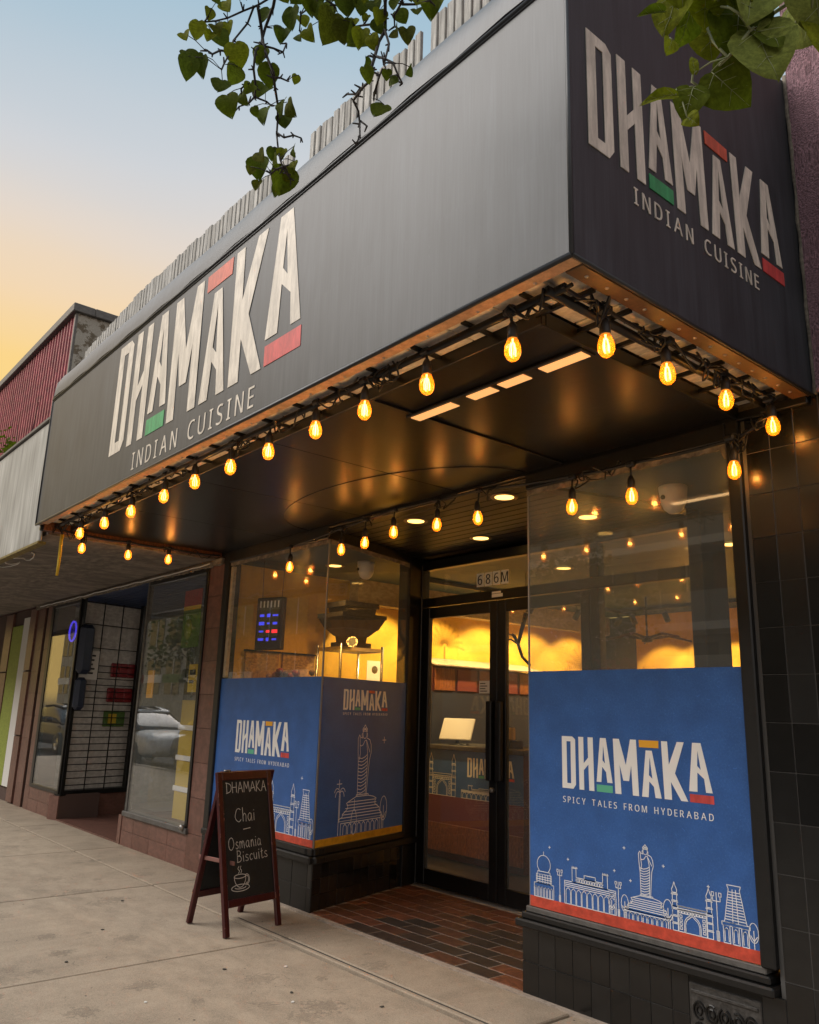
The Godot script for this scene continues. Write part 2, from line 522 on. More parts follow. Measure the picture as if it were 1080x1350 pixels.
# ---------- lettering ----------
const LOGO := {
	"D": [0.0, 1.0, 0.080, 1.0, 0.102, 0.943, 0.103, 0.082, 0.083, 0.0, 0.0, 0.0],
	"Dh": [0.036, 0.902, 0.067, 0.902, 0.067, 0.10, 0.037, 0.10],
	"H": [0.127, 1.0, 0.164, 1.0, 0.164, 0.501, 0.197, 0.611, 0.197, 1.0, 0.234, 1.0, 0.238, 0.0, 0.201, 0.0, 0.199, 0.486, 0.164, 0.372, 0.164, 0.0, 0.129, 0.0],
	"A": [0.287, 1.0, 0.328, 1.0, 0.368, 0.18, 0.332, 0.18, 0.325, 0.37, 0.298, 0.463, 0.289, 0.18, 0.256, 0.18],
	"Ah": [0.308, 0.878, 0.319, 0.526, 0.301, 0.587],
	"green": [0.256, 0.13, 0.368, 0.13, 0.368, 0.0, 0.256, 0.0],
	"M": [0.379, 1.0, 0.420, 1.0, 0.463, 0.529, 0.497, 1.0, 0.536, 1.0, 0.544, 0.0, 0.504, 0.0, 0.499, 0.536, 0.481, 0.247, 0.443, 0.247, 0.420, 0.536, 0.427, 0.0, 0.386, 0.0],
	"orange": [0.555, 1.0, 0.682, 1.0, 0.681, 0.87, 0.556, 0.87],
	"A2": [0.598, 0.82, 0.637, 0.82, 0.688, 0.0, 0.650, 0.0, 0.643, 0.189, 0.614, 0.277, 0.606, 0.0, 0.564, 0.0],
	"A2h": [0.622, 0.715, 0.635, 0.325, 0.613, 0.386],
	"K": [0.699, 1.0, 0.737, 1.0, 0.742, 0.594, 0.797, 1.0, 0.839, 1.0, 0.777, 0.456, 0.849, 0.0, 0.808, 0.0, 0.750, 0.306, 0.752, 0.0, 0.707, 0.0],
	"A3": [0.889, 1.0, 0.938, 1.0, 0.993, 0.18, 0.956, 0.18, 0.949, 0.403, 0.911, 0.504, 0.906, 0.18, 0.858, 0.18],
	"A3h": [0.918, 0.879, 0.932, 0.547, 0.912, 0.612],
	"red": [0.860, 0.135, 0.998, 0.135, 0.999, 0.0, 0.861, 0.0]}

func outline(key: String, w: float, h: float, lean := 0.0) -> PackedVector2Array:
	var p := PackedVector2Array()
	var a: Array = LOGO[key]
	for i in range(0, a.size(), 2):
		p.append(Vector2(a[i] * w + lean * a[i + 1] * h, a[i + 1] * h))
	return p

func with_hole(o: PackedVector2Array, h: PackedVector2Array) -> PackedVector2Array:
	# join the hole to the outline by a slit at the two nearest corners
	if Geometry2D.is_polygon_clockwise(o) == Geometry2D.is_polygon_clockwise(h):
		h.reverse()
	var best := 1e9
	var bi := 0
	var bj := 0
	for i in o.size():
		for j in h.size():
			var d := o[i].distance_to(h[j])
			if d < best:
				best = d; bi = i; bj = j
	var p := PackedVector2Array()
	for i in bi + 1:
		p.append(o[i])
	for j in h.size() + 1:
		p.append(h[(bj + j) % h.size()] + (Vector2(0.00004, 0.00003) if j == h.size() else Vector2.ZERO))
	p.append(o[bi] + Vector2(0.00004, 0.00003))
	for i in range(bi + 1, o.size()):
		p.append(o[i])
	return p

func logo(parent: Node, frame: Transform3D, x: float, y: float, w: float, h: float, d: float, white: Material, mats: Array):
	var t := Transform3D(frame.basis, frame * Vector3(x, y, 0))
	for k in ["D", "H", "A", "M", "A2", "K", "A3"]:
		var st := new_st()
		if LOGO.has(k + "h"):
			# an outline with a counter: split it into the ring's pieces by clipping halves
			var o := outline(k, w, h)
			var hole := outline(k + "h", w, h)
			var c := Vector2.ZERO
			for q in hole:
				c += q / hole.size()
			for side in 2:
				var half := PackedVector2Array([Vector2(c.x, -h), Vector2(c.x, 2 * h), Vector2(c.x + (w if side else -w), 2 * h), Vector2(c.x + (w if side else -w), -h)])
				for piece in Geometry2D.intersect_polygons(o, half):
					for bit in Geometry2D.clip_polygons(piece, hole):
						st_prism(st, bit, d)
		else:
			st_prism(st, outline(k, w, h), d)
		put(parent, "letter", st.commit(), white, t)
	for k in [["green", 0], ["orange", 1], ["red", 2]]:
		put(parent, "accent_bar", prismm(outline(k[0], w, h), d), mats[k[1]], t)

var font: SystemFont
func textm(s: String, size: float, depth: float) -> TextMesh:
	var t := TextMesh.new()
	if font == null:
		font = SystemFont.new()
		font.font_names = PackedStringArray(["Droid Sans"])
	t.font = font
	t.text = s
	t.font_size = 64
	t.pixel_size = size / 46.0   # capitals about size high
	t.depth = depth
	t.curve_step = 2.0
	t.horizontal_alignment = HORIZONTAL_ALIGNMENT_LEFT
	return t

# capitals set apart, each letter its own mesh, spread over width w
func spaced(parent: Node, s: String, frame: Transform3D, x: float, y: float, w: float, cap: float, d: float, m: Material, merged := false):
	var meshes := []
	var total := 0.0
	for ch in s:
		if ch == " ":
			meshes.append(null)
			total += cap * 0.45
			continue
		var tm := textm(ch, cap, d)
		meshes.append(tm)
		total += tm.get_aabb().size.x
	var gap := (w - total) / (s.length() - 1)
	var px := x
	var st := new_st()
	for tm in meshes:
		if tm == null:
			px += cap * 0.45 + gap
			continue
		var bb: AABB = tm.get_aabb()
		var off := Vector3(px - bb.position.x, y - bb.position.y - bb.size.y * 0.5 + cap * 0.5, d * 0.5)
		if merged:
			st.append_from(tm, 0, Transform3D(Basis.IDENTITY, off))
		else:
			put(parent, "letter", tm, m, Transform3D(frame.basis, frame * off))
		px += bb.size.x + gap
	if merged:
		put(parent, "lettering", st.commit(), m, frame)

# ---------- line drawings printed on the window films ----------
func rect(x0, y0, x1, y1) -> Array:
	return [Vector2(x0, y0), Vector2(x1, y0), Vector2(x1, y1), Vector2(x0, y1), Vector2(x0, y0)]

func arch(x0, y0, x1, y1) -> Array:
	var p := [Vector2(x0, y0)]
	var r: float = (x1 - x0) * 0.5
	for i in 9:
		var a := PI - PI * i / 8.0
		p.append(Vector2(x0 + r + cos(a) * r, y1 - r + sin(a) * r * (1.25 if i == 4 else 1.0)))
	p.append(Vector2(x1, y0))
	return p

func oval(cx, cy, rx, ry, n := 20, a0 := 0.0, a1 := TAU) -> Array:
	var p := []
	for i in n + 1:
		var a: float = lerpf(a0, a1, float(i) / n)
		p.append(Vector2(cx + cos(a) * rx, cy + sin(a) * ry))
	return p

func minaret(x, y, w, h) -> Array:
	var o := [rect(x - w * 0.5, y, x + w * 0.5, y + h * 0.5), rect(x - w * 0.42, y + h * 0.5, x + w * 0.42, y + h * 0.78)]
	for k in 5:
		o.append([Vector2(x - w * 0.62, y + h * (0.14 + k * 0.15)), Vector2(x + w * 0.62, y + h * (0.14 + k * 0.15))])
		o.append([Vector2(x - w * 0.55, y + h * (0.165 + k * 0.15)), Vector2(x + w * 0.55, y + h * (0.165 + k * 0.15))])
	o.append([Vector2(x - w * 0.42, y + h * 0.78), Vector2(x - w * 0.5, y + h * 0.84), Vector2(x - w * 0.2, y + h * 0.92), Vector2(x, y + h), Vector2(x + w * 0.2, y + h * 0.92), Vector2(x + w * 0.5, y + h * 0.84), Vector2(x + w * 0.42, y + h * 0.78)])
	return o

func gate(x, y, s) -> Array: # a square gate with four tall corner towers
	var o := []
	o += minaret(x + 0.08 * s, y, 0.13 * s, 1.0 * s)
	o += minaret(x + 0.92 * s, y, 0.13 * s, 1.0 * s)
	o.append(rect(x + 0.16 * s, y, x + 0.84 * s, y + 0.52 * s))
	o.append(arch(x + 0.3 * s, y, x + 0.7 * s, y + 0.36 * s))
	o.append(arch(x + 0.33 * s, y, x + 0.67 * s, y + 0.32 * s))
	for k in 4:
		o.append([Vector2(x + 0.16 * s, y + (0.38 + k * 0.045) * s), Vector2(x + 0.84 * s, y + (0.38 + k * 0.045) * s)])
	for k in 9:
		o.append(arch(x + (0.18 + k * 0.072) * s, y + 0.39 * s, x + (0.235 + k * 0.072) * s, y + 0.455 * s))
	for k in 4:
		o.append(rect(x + 0.19 * s, y + (0.05 + k * 0.08) * s, x + 0.25 * s, y + (0.1 + k * 0.08) * s))
		o.append(rect(x + 0.75 * s, y + (0.05 + k * 0.08) * s, x + 0.81 * s, y + (0.1 + k * 0.08) * s))
	return o

func temple(x, y, w, h) -> Array: # a tapering temple tower
	var o := [[Vector2(x + w * 0.1, y + h * 0.36), Vector2(x + w * 0.3, y + h * 0.93), Vector2(x + w * 0.25, y + h), Vector2(x + w * 0.75, y + h), Vector2(x + w * 0.7, y + h * 0.93), Vector2(x + w * 0.9, y + h * 0.36)]]
	o.append([Vector2(x + w * 0.4, y + h * 0.36), Vector2(x + w * 0.44, y + h * 0.93)])
	o.append([Vector2(x + w * 0.6, y + h * 0.36), Vector2(x + w * 0.56, y + h * 0.93)])
	for k in 12:
		var f := k / 12.0
		o.append([Vector2(x + w * lerpf(0.1, 0.3, f), y + h * lerpf(0.36, 0.93, f)), Vector2(x + w * lerpf(0.9, 0.7, f), y + h * lerpf(0.36, 0.93, f))])
	o.append(rect(x, y + h * 0.30, x + w, y + h * 0.36))
	for k in 3:
		o.append(rect(x + w * (0.04 + k * 0.33), y, x + w * (0.28 + k * 0.33), y + h * 0.3))
		o.append(arch(x + w * (0.09 + k * 0.33), y + h * 0.03, x + w * (0.23 + k * 0.33), y + h * 0.25))
	return o

func lamp_post(x, y, h) -> Array:
	return [[Vector2(x, y), Vector2(x, y + h)], rect(x - h * 0.03, y, x + h * 0.03, y + h * 0.2), [Vector2(x - h * 0.09, y + h * 0.92), Vector2(x - h * 0.09, y + h * 0.82), Vector2(x + h * 0.09, y + h * 0.82), Vector2(x + h * 0.09, y + h * 0.92)], rect(x - h * 0.12, y + h * 0.92, x - h * 0.06, y + h), rect(x + h * 0.06, y + h * 0.92, x + h * 0.12, y + h)]

func domed(x, y, w, h) -> Array: # a domed tomb
	var o := [rect(x, y, x + w, y + h * 0.3), rect(x + w * 0.12, y + h * 0.3, x + w * 0.88, y + h * 0.5), rect(x + w * 0.18, y + h * 0.5, x + w * 0.82, y + h * 0.56)]
	o.append(oval(x + w * 0.5, y + h * 0.72, w * 0.34, h * 0.2, 20, -0.8, PI + 0.8))
	o.append([Vector2(x + w * 0.5, y + h * 0.92), Vector2(x + w * 0.5, y + h)])
	for k in 6:
		o.append(arch(x + w * (0.04 + k * 0.16), y, x + w * (0.14 + k * 0.16), y + h * 0.22))
		o.append([Vector2(x + w * (0.16 + k * 0.135), y + h * 0.3), Vector2(x + w * (0.16 + k * 0.135), y + h * 0.5)])
	for k in 3:
		o.append([Vector2(x + w * 0.1, y + h * (0.34 + k * 0.05)), Vector2(x + w * 0.9, y + h * (0.34 + k * 0.05))])
	return o

func palace(x, y, w, h) -> Array: # a long arcaded hall
	var o := [rect(x, y, x + w, y + h * 0.62), rect(x + w * 0.16, y + h * 0.62, x + w * 0.24, y + h), rect(x + w * 0.76, y + h * 0.62, x + w * 0.85, y + h * 0.98)]
	for k in 9:
		o.append(arch(x + w * (0.03 + k * 0.107), y, x + w * (0.12 + k * 0.107), y + h * 0.42))
	for k in 3:
		o.append([Vector2(x, y + h * (0.47 + k * 0.05)), Vector2(x + w, y + h * (0.47 + k * 0.05))])
	o.append(rect(x + w * 0.24, y + h * 0.62, x + w * 0.76, y + h * 0.76))
	o.append(rect(x + w * 0.4, y + h * 0.76, x + w * 0.62, y + h * 0.86))
	for k in 10:
		o.append(rect(x + w * (0.26 + k * 0.05), y + h * 0.64, x + w * (0.295 + k * 0.05), y + h * 0.73))
	for k in 4:
		o.append([Vector2(x + w * (0.155 + k * 0.03), y + h), Vector2(x + w * (0.165 + k * 0.03), y + h * 1.05), Vector2(x + w * (0.175 + k * 0.03), y + h)])
		o.append([Vector2(x + w * (0.755 + k * 0.03), y + h * 0.98), Vector2(x + w * (0.765 + k * 0.03), y + h * 1.03), Vector2(x + w * (0.775 + k * 0.03), y + h * 0.98)])
	return o

func leaf_tree(x, y, h) -> Array:
	return [[Vector2(x, y), Vector2(x, y + h * 0.7)], oval(x, y + h * 0.62, h * 0.2, h * 0.38, 18), [Vector2(x - h * 0.14, y + h * 0.5), Vector2(x, y + h * 0.3), Vector2(x + h * 0.14, y + h * 0.5)]]

func palm_drawing(x, y, h) -> Array:
	var o := [[Vector2(x - h * 0.02, y), Vector2(x - h * 0.02, y + h * 0.75)], [Vector2(x + h * 0.02, y), Vector2(x + h * 0.02, y + h * 0.75)]]
	for k in [-1, 1]:
		for q in 2:
			o.append(oval(x + k * h * (0.13 - q * 0.04), y + h * (0.8 - q * 0.13), h * 0.12, h * (0.13 + q * 0.05), 10, PI * 0.05 if k > 0 else PI * 0.1, PI * 0.95))
	return o

func statue(x, y, s) -> Array: # a standing robed figure on a stepped plinth, s = whole height
	var o := []
	var P := func(a: Array) -> Array:
		var r := []
		for i in range(0, a.size(), 2):
			r.append(Vector2(x + a[i] * s, y + a[i + 1] * s))
		return r
	# robe and arms
	o.append(P.call([-0.085, 0.33, -0.088, 0.62, -0.10, 0.75, -0.105, 0.86, -0.085, 0.895, -0.06, 0.87, -0.03, 0.865]))
	o.append(P.call([0.065, 0.33, 0.085, 0.55, 0.10, 0.66, 0.125, 0.73, 0.118, 0.80, 0.095, 0.845, 0.06, 0.86, 0.04, 0.862]))
	o.append(P.call([-0.075, 0.87, -0.07, 0.8, -0.05, 0.79, -0.02, 0.80, 0.01, 0.84, 0.035, 0.845, 0.06, 0.80, 0.10, 0.73]))
	o.append(P.call([0.035, 0.845, 0.06, 0.74, 0.065, 0.62, 0.045, 0.33]))
	o.append(P.call([-0.07, 0.8, -0.06, 0.72, -0.075, 0.66]))
	for k in 11:
		var yy := 0.36 + k * 0.032
		o.append(P.call([-0.085, yy, -0.03, yy - 0.008, 0.02, yy + 0.006, 0.055, yy + 0.026]))
	# head
	o.append(oval(x + 0.005 * s, y + 0.905 * s, 0.034 * s, 0.045 * s, 18))
	o.append(P.call([-0.03, 0.925, -0.035, 0.95, -0.01, 0.972, 0.005, 0.99, 0.02, 0.972, 0.045, 0.95, 0.04, 0.925]))
	for k in 3:
		o.append(P.call([-0.033 + k * 0.006, 0.93 + k * 0.014, 0.043 - k * 0.006, 0.93 + k * 0.014]))
	o.append(P.call([-0.04, 0.91, -0.045, 0.89, -0.035, 0.87]))
	o.append(P.call([0.045, 0.91, 0.05, 0.89, 0.045, 0.87]))
	# plinth
	o.append(P.call([-0.10, 0.325, -0.21, 0.29, -0.25, 0.275, -0.23, 0.25, -0.23, 0.225, -0.27, 0.2, -0.31, 0.18, -0.31, 0.155, -0.36, 0.14, -0.36, 0.12]))
	o.append(P.call([0.10, 0.325, 0.19, 0.31, 0.24, 0.29, 0.22, 0.265, 0.22, 0.24, 0.27, 0.215, 0.30, 0.2, 0.30, 0.17, 0.34, 0.15, 0.34, 0.12]))
	o.append(P.call([-0.1, 0.325, 0.1, 0.325, 0.1, 0.34, -0.1, 0.34, -0.1, 0.325]))
	for k in 7:
		var yy := 0.12 + k * 0.027
		var hw: float = lerpf(0.35, 0.2, k / 7.0)
		o.append(P.call([-hw, yy, hw, yy]))
	o.append(P.call([-0.37, 0.0, -0.37, 0.12, 0.35, 0.12, 0.35, 0.0]))
	o.append(P.call([-0.33, 0.0, -0.33, 0.10, 0.32, 0.10, 0.32, 0.0]))
	for k in 8:
		o.append(arch(x + (-0.29 + k * 0.075) * s, y, x + (-0.235 + k * 0.075) * s, y + 0.085 * s))
	return o

func star(x, y, r) -> Array:
	return [[Vector2(x - r, y), Vector2(x + r, y)], [Vector2(x, y - r), Vector2(x, y + r)]]

# every motif of a skyline is printed as a piece of its own
func motifs(parent: Node, parts: Array, frame: Transform3D, w: float):
	for p in parts:
		drawing(parent, p, frame, w, M.art, "printed_motif")

func drawing(parent: Node, lines: Array, frame: Transform3D, w: float, m: Material, called := "line_drawing"):
	var st := new_st()
	for l in lines:
		st_line(st, l, w)
	put(parent, called, st.commit(), m, frame)

# ---------- tiled faces ----------
func tiles(parent: Node, s: Transform3D, s0: float, s1: float, y0: float, y1: float, tw: float, th: float, o: float, mats: Array, half := false, called := "tile"):
	var rows := maxi(1, roundi((y1 - y0) / th))
	var hh := (y1 - y0) / rows
	for r in rows:
		var x := s0 - (tw * 0.5 if half and r % 2 else 0.0)
		while x < s1 - 0.004:
			var a := maxf(x, s0)
			var b := minf(x + tw, s1)
			if b - a > 0.012:
				var lift := o + rng.randf_range(-0.0006, 0.0012)
				sb(parent, called, s, a + 0.0016, b - 0.0016, y0 + r * hh + 0.0016, y0 + (r + 1) * hh - 0.0016, 0.0, lift, mats[rng.randi() % mats.size()], 0.0012)
			x += tw

func curve(a: Vector3, b: Vector3, sag: float, n := 8) -> Array:
	var p := []
	for i in n + 1:
		var f := float(i) / n
		p.append(a.lerp(b, f) + Vector3(0, -sag * 4.0 * f * (1.0 - f), 0))
	return p

func _ready():
	rng.seed = 7
	# ----- camera -----
	var cam := Camera3D.new()
	cam.name = "camera"
	add_child(cam)
	var fwd := Vector3(-0.74617571, 0.23880084, -0.62144668)
	var right := Vector3(0.64514566, 0.02893787, -0.76351141)
	var up := Vector3(0.16434382, 0.9706373, 0.17565406)
	cam.transform = Transform3D(Basis(right, up, -fwd), Vector3(3.2298, 1.4, 3.4759))
	cam.fov = rad_to_deg(2.0 * atan(675.0 / 1070.1256))
	cam.near = 0.05
	cam.far = 400.0
	cam.current = true
	# ----- sky -----
	var sky_im := Image.create(512, 256, false, Image.FORMAT_RGBF)
	var stops := [[0.0, Color(0.92, 0.62, 0.20)], [10.0, Color(0.93, 0.65, 0.20)], [21.0, Color(0.92, 0.64, 0.25)], [26.0, Color(0.86, 0.65, 0.42)], [30.5, Color(0.74, 0.65, 0.57)], [35.0, Color(0.60, 0.62, 0.65)], [44.0, Color(0.36, 0.51, 0.62)], [60.0, Color(0.30, 0.46, 0.60)], [90.0, Color(0.30, 0.45, 0.60)]]
	var other := [[0.0, Color(0.86, 0.74, 0.64)], [20.0, Color(0.80, 0.75, 0.71)], [35.0, Color(0.60, 0.66, 0.72)], [60.0, Color(0.36, 0.48, 0.60)], [90.0, Color(0.30, 0.45, 0.60)]]
	var wisps := noise(77, 0.9, 4)
	for y in 256:
		var e := 90.0 - 180.0 * (y + 0.5) / 256.0
		for x in 512:
			var az := TAU * ((x + 0.5) / 512.0 - 0.5)
			var d := Vector3(-sin(az), 0, cos(az))
			var f := clampf(0.5 - d.x * 0.75 - d.z * 0.25, 0.0, 1.0)
			var dir := d * cos(deg_to_rad(e)) + Vector3(0, sin(deg_to_rad(e)), 0)
			var w := wisps.get_noise_3d(dir.x * 1.2, dir.y * 5.0, dir.z * 1.2)
			var c := ramp(other, e + w * 2.0).lerp(ramp(stops, e + w * 2.0), f)
			if e < 0.0:
				c = Color(0.12, 0.11, 0.10)
			sky_im.set_pixel(x, y, c)
	var sky_mat := PanoramaSkyMaterial.new()
	sky_mat.panorama = ImageTexture.create_from_image(sky_im)
	var sky := Sky.new()
	sky.sky_material = sky_mat
	var env := Environment.new()
	env.background_mode = Environment.BG_SKY
	env.sky = sky
	env.background_energy_multiplier = 0.44
	env.tonemap_mode = Environment.TONE_MAPPER_LINEAR
	env.tonemap_exposure = 2.4
	env.sdfgi_enabled = true
	env.ssao_enabled = true
	env.ssil_enabled = true
	var we := WorldEnvironment.new()
	we.name = "world_environment"
	we.environment = env
	add_child(we)
	# ----- soft dusk light from the street side -----
	var sun := DirectionalLight3D.new()
	sun.name = "sun"
	add_child(sun)
	sun.look_at_from_position(Vector3(-0.46, 0.72, 0.62), Vector3.ZERO, Vector3.UP)
	sun.light_energy = 0.5
	sun.light_color = Color(1.0, 0.97, 0.94)
	sun.light_angular_distance = 50.0
	sun.shadow_enabled = true

	make_materials()
	build_ground()
	build_shop()
	build_awning()
	build_parapet()
	build_neighbours()
	build_street()
	build_room()
	build_lights()
	build_sign()
	build_tree()

func ramp(stops: Array, e: float) -> Color:
	for i in stops.size() - 1:
		if e <= stops[i + 1][0]:
			var f := clampf((e - stops[i][0]) / (stops[i + 1][0] - stops[i][0]), 0.0, 1.0)
			return stops[i][1].lerp(stops[i + 1][1], f)
	return stops[-1][1]

# ---------- ground ----------
func build_ground():
	var g := structure("ground", boxm(Vector3(400, 0.1, 400)), M.asphalt, at(0, -0.21, 0))
	# near pavement: a bed with slabs laid in it
	var bed := structure("pavement", boxm(Vector3(30.0, 0.13, 4.62)), M.joint, at(-5.0, -0.09, 2.29))
	var xs := [-19.9, -17.5, -15.1, -12.9, -10.9, -9.0, -7.1, -5.25, -3.4, -1.5, 0.42, 2.35, 4.3, 6.3, 8.3]
	var zs := [0.505, 2.55, 4.45]
	var k := 0
	for i in xs.size() - 1:
		for j in 2:
			k += 1
			var lo := Vector3(xs[i] + 0.006, -0.06, zs[j] + 0.006)
			var hi := Vector3(xs[i + 1] - 0.006, rng.randf_range(-0.002, 0.002), zs[j + 1] - 0.006)
			bx(bed, "slab", lo, hi, M.pavement if k % 3 else M.pavement2, 0.006)
		if xs[i] < -1.6 or xs[i] > 0.1:
			bx(bed, "edge_slab", Vector3(xs[i] + 0.006, -0.06, -0.06), Vector3(xs[i + 1] - 0.006, 0.004, 0.497), M.pavement2, 0.006)
	bx(bed, "edge_slab", Vector3(-1.494, -0.06, 0.03), Vector3(0.41, 0.010, 0.433), M.pavement, 0.006)
	bx(bed, "threshold_strip", Vector3(-2.1, -0.05, 0.437), Vector3(0.38, 0.007, 0.462), M.joint, 0.004)
	bx(bed, "threshold_nosing", Vector3(-2.1, -0.05, 0.464), Vector3(0.38, 0.014, 0.494), M.pavement, 0.006)
	# kerb and far side
	var kerb := structure("kerb", boxm(Vector3(30.0, 0.16, 0.16), 0.015), M.pavement2, at(-5.0, -0.085, 4.69))
	structure("far_pavement", boxm(Vector3(90, 0.16, 4.0), 0.015), M.pavement2, at(-22, -0.09, 15.6))
	# entry floor
	var fl := structure("entry_floor", boxm(Vector3(3.2, 0.1, 1.32)), M.grout, at(-0.9, -0.034, -0.628))
	var z := -0.002
	var row := 0
	while z > -1.19:
		var f := -z / 1.312
		var a := lerpf(-1.898, -2.315, f + 0.04)
		var b := lerpf(0.14, 0.557, f + 0.04)
		var x := -2.6 + (0.135 if row % 2 else 0.0)
		while x < b:
			var x0 := maxf(x, a)
			var x1 := minf(x + 0.27, b)
			if x1 - x0 > 0.02:
				var c := Vector2((x0 + x1) * 0.5, z)
				var soil := 1.1 - absf(c.x - (-0.95 - z * 0.45)) / 0.62 + rng.randf_range(-0.3, 0.3) + (0.25 if z > -0.85 else -0.55)
				var t: int = clampi(int(rng.randf_range(0, 3.2)) if soil < 0.35 else int(rng.randf_range(3, 7)), 0, 6)
				bx(fl, "floor_tile", Vector3(x0 + 0.0045, -0.01, z - 0.1305), Vector3(x1 - 0.0045, 0.0185 + rng.randf_range(-0.0006, 0.0006), z - 0.0045), M.floor_tile[t], 0.002)
			x += 0.27
		z -= 0.135
		row += 1
	# bits lying about
	for q in [[-1.15, 1.05, 0], [-0.62, 0.95, 0], [-0.5, 1.02, 1], [-2.3, 1.3, 0], [0.1, 1.35, 0], [-1.0, 0.75, 1], [-0.2, 0.7, 0], [-1.75, 1.7, 0], [0.55, 0.12, 1], [-0.9, 1.6, 1], [-3.0, 0.9, 0]]:
		var st := new_st()
		var poly := PackedVector2Array()
		for i in 7:
			poly.append(Vector2.from_angle(TAU * i / 7.0) * rng.randf_range(0.006, 0.014))
		st_prism(st, poly, 0.003)
		put(bed, "gum_spot" if q[2] == 0 else "litter_scrap", st.commit(), M.joint if q[2] == 0 else M.paper, Transform3D(Basis(Vector3.RIGHT, -PI / 2), Vector3(q[0], 0.0025 if q[1] > 0.5 else 0.011, q[1])))

# ---------- the restaurant ----------
func film_panel(parent: Node, s: Transform3D, s0: float, s1: float, stripe: Material, m: Material) -> MeshInstance3D:
	var f := sb(parent, "window_film", s, s0, s1, YS + 0.055, YP, 0.006, 0.009, m)
	sb(f, "stripe", s, s0, s1, YS + 0.004, YS + 0.055, 0.006, 0.0095, stripe)
	return f

func build_shop():
	var front := seg(Vector2(0, 0), Vector2(1, 0))
	var T := thing("restaurant_building", "black tiled restaurant shopfront with blue window films and a recessed glass double door", "building", Vector3(-1.0, 0, 0))
	bx(T, "upper_wall", Vector3(-3.6, 2.81, -0.3), Vector3(XA + 0.02, 4.25, -0.002), M.plaster)
	# --- left display window ---
	bx(T, "plinth", Vector3(-3.56, 0.0, -0.03), Vector3(XL - 0.012, 0.335, -0.003), M.grout_faint)
	tiles(T, Transform3D(front.basis, Vector3(0, 0, -0.012)), -3.56, XL, 0.012, 0.335, 0.20, 0.162, 0.012, [M.black_paint, M.black_tile[2]], false, "plinth_tile")
	sb(T, "sill", front, -3.56, XL + 0.02, 0.336, 0.385, -0.1, 0.045, M.black_paint, 0.008)
	sb(T, "sill", front, -3.56, XL + 0.008, 0.386, YS, -0.1, 0.022, M.black_paint, 0.006)
	var w1 := sb(T, "window_frame", front, -3.56, XLL, 0.0, 2.80, -0.1, 0.03, M.black_paint, 0.006)
	sb(w1, "jamb_strip", front, XLL, XLL + 0.045, YP + 0.01, YT - 0.035, -0.03, 0.004, M.cream, 0.004)
	sb(w1, "header", front, XLL, XL + 0.02, YT, 2.785, -0.1, 0.03, M.black_paint, 0.006)
	sb(w1, "pane", front, XLL, XL - 0.004, YS, YT, -0.004, 0.004, M.glass)
	putty(w1, front, XLL, XL, YT)
	sb(w1, "corner_bead", front, XL - 0.006, XL + 0.006, YS, YT, -0.006, 0.006, M.steel, 0.002)
	var f1 := film_panel(w1.get_parent(), front, XLL, XL - 0.004, M.film_red, M.film)
	logo(f1, at(0, 0, 0.0092), -3.125, 1.03, 0.845, 0.262, 0.0012, M.print_white, [M.teal, M.amber, M.red])
	spaced(f1, "SPICY TALES FROM HYDERABAD", at(0, 0, 0.0092), -3.12, 0.962, 0.85, 0.030, 0.001, M.print_white, true)
	var art := [gate(-2.52, YS + 0.056, 0.36)]
	art.append(lamp_post(-2.13, YS + 0.056, 0.24))
	art.append(temple(-2.10, YS + 0.056, 0.17, 0.33))
	art.append(domed(-3.42, YS + 0.056, 0.2, 0.3))
	art.append(palace(-3.2, YS + 0.056, 0.52, 0.22))
	art.append(leaf_tree(-2.6, YS + 0.056, 0.15))
	art.append(leaf_tree(-1.93, YS + 0.056, 0.14))
	art.append(star(-2.08, 0.9, 0.012))
	motifs(f1, art, at(0, 0, 0.0093), 0.0042)
	# --- its splayed return beside the door ---
	var ret := seg(Vector2(XL, 0), Vector2(XD, DZ))
	sb(T, "plinth", ret, 0.075, 1.377, 0.0, 0.335, -0.2, -0.012, M.grout_faint)
	tiles(T, Transform3D(ret.basis, ret * Vector3(0, 0, -0.012)), 0.0, 1.377, 0.021, 0.335, 0.1, 0.105, 0.012, M.black_tile, false, "plinth_tile")
	sb(T, "sill", ret, -0.02, 1.377, 0.337, 0.384, -0.08, 0.044, M.black_paint, 0.008)
	sb(T, "sill", ret, -0.008, 1.377, 0.387, YS, -0.08, 0.021, M.black_paint, 0.006)
	var w2 := sb(T, "window_frame", ret, 1.15, 1.376, 0.0, 2.76, -0.1, 0.02, M.black_paint, 0.006)
	sb(w2, "pane", ret, 0.006, 1.15, YS, YT, -0.004, 0.004, M.glass)
	putty(w2, ret, 0.01, 1.15, YT)
	sb(w2, "header", ret, 0.0, 1.15, YT + 0.002, 2.76, -0.1, 0.022, M.black_paint, 0.006)
	var f2 := film_panel(T, ret, 0.006, 1.148, M.film_amber, M.film)
	var fr := Transform3D(ret.basis, ret * Vector3(0, 0, 0.0092))
	logo(f2, fr, 0.262, 1.40, 0.61, 0.155, 0.001, M.print_white, [M.teal, M.orange_red, M.red])
	spaced(f2, "SPICY TALES FROM HYDERABAD", fr, 0.262, 1.362, 0.61, 0.02, 0.001, M.print_white, true)
	art = [statue(0.56, YS + 0.06, 0.80)]
	art.append(palm_drawing(0.27, YS + 0.15, 0.26))
	art.append([oval(0.46, YS + 0.14, 0.035, 0.09, 16), [Vector2(0.46, YS + 0.23), Vector2(0.46, YS + 0.30)]])
	art.append(leaf_tree(0.86, YS + 0.06, 0.24))
	art.append(star(0.26, 0.86, 0.03))
	art.append(star(0.84, 1.17, 0.024))
	motifs(f2, art, Transform3D(ret.basis, ret * Vector3(0, 0, 0.0093)), 0.0054)
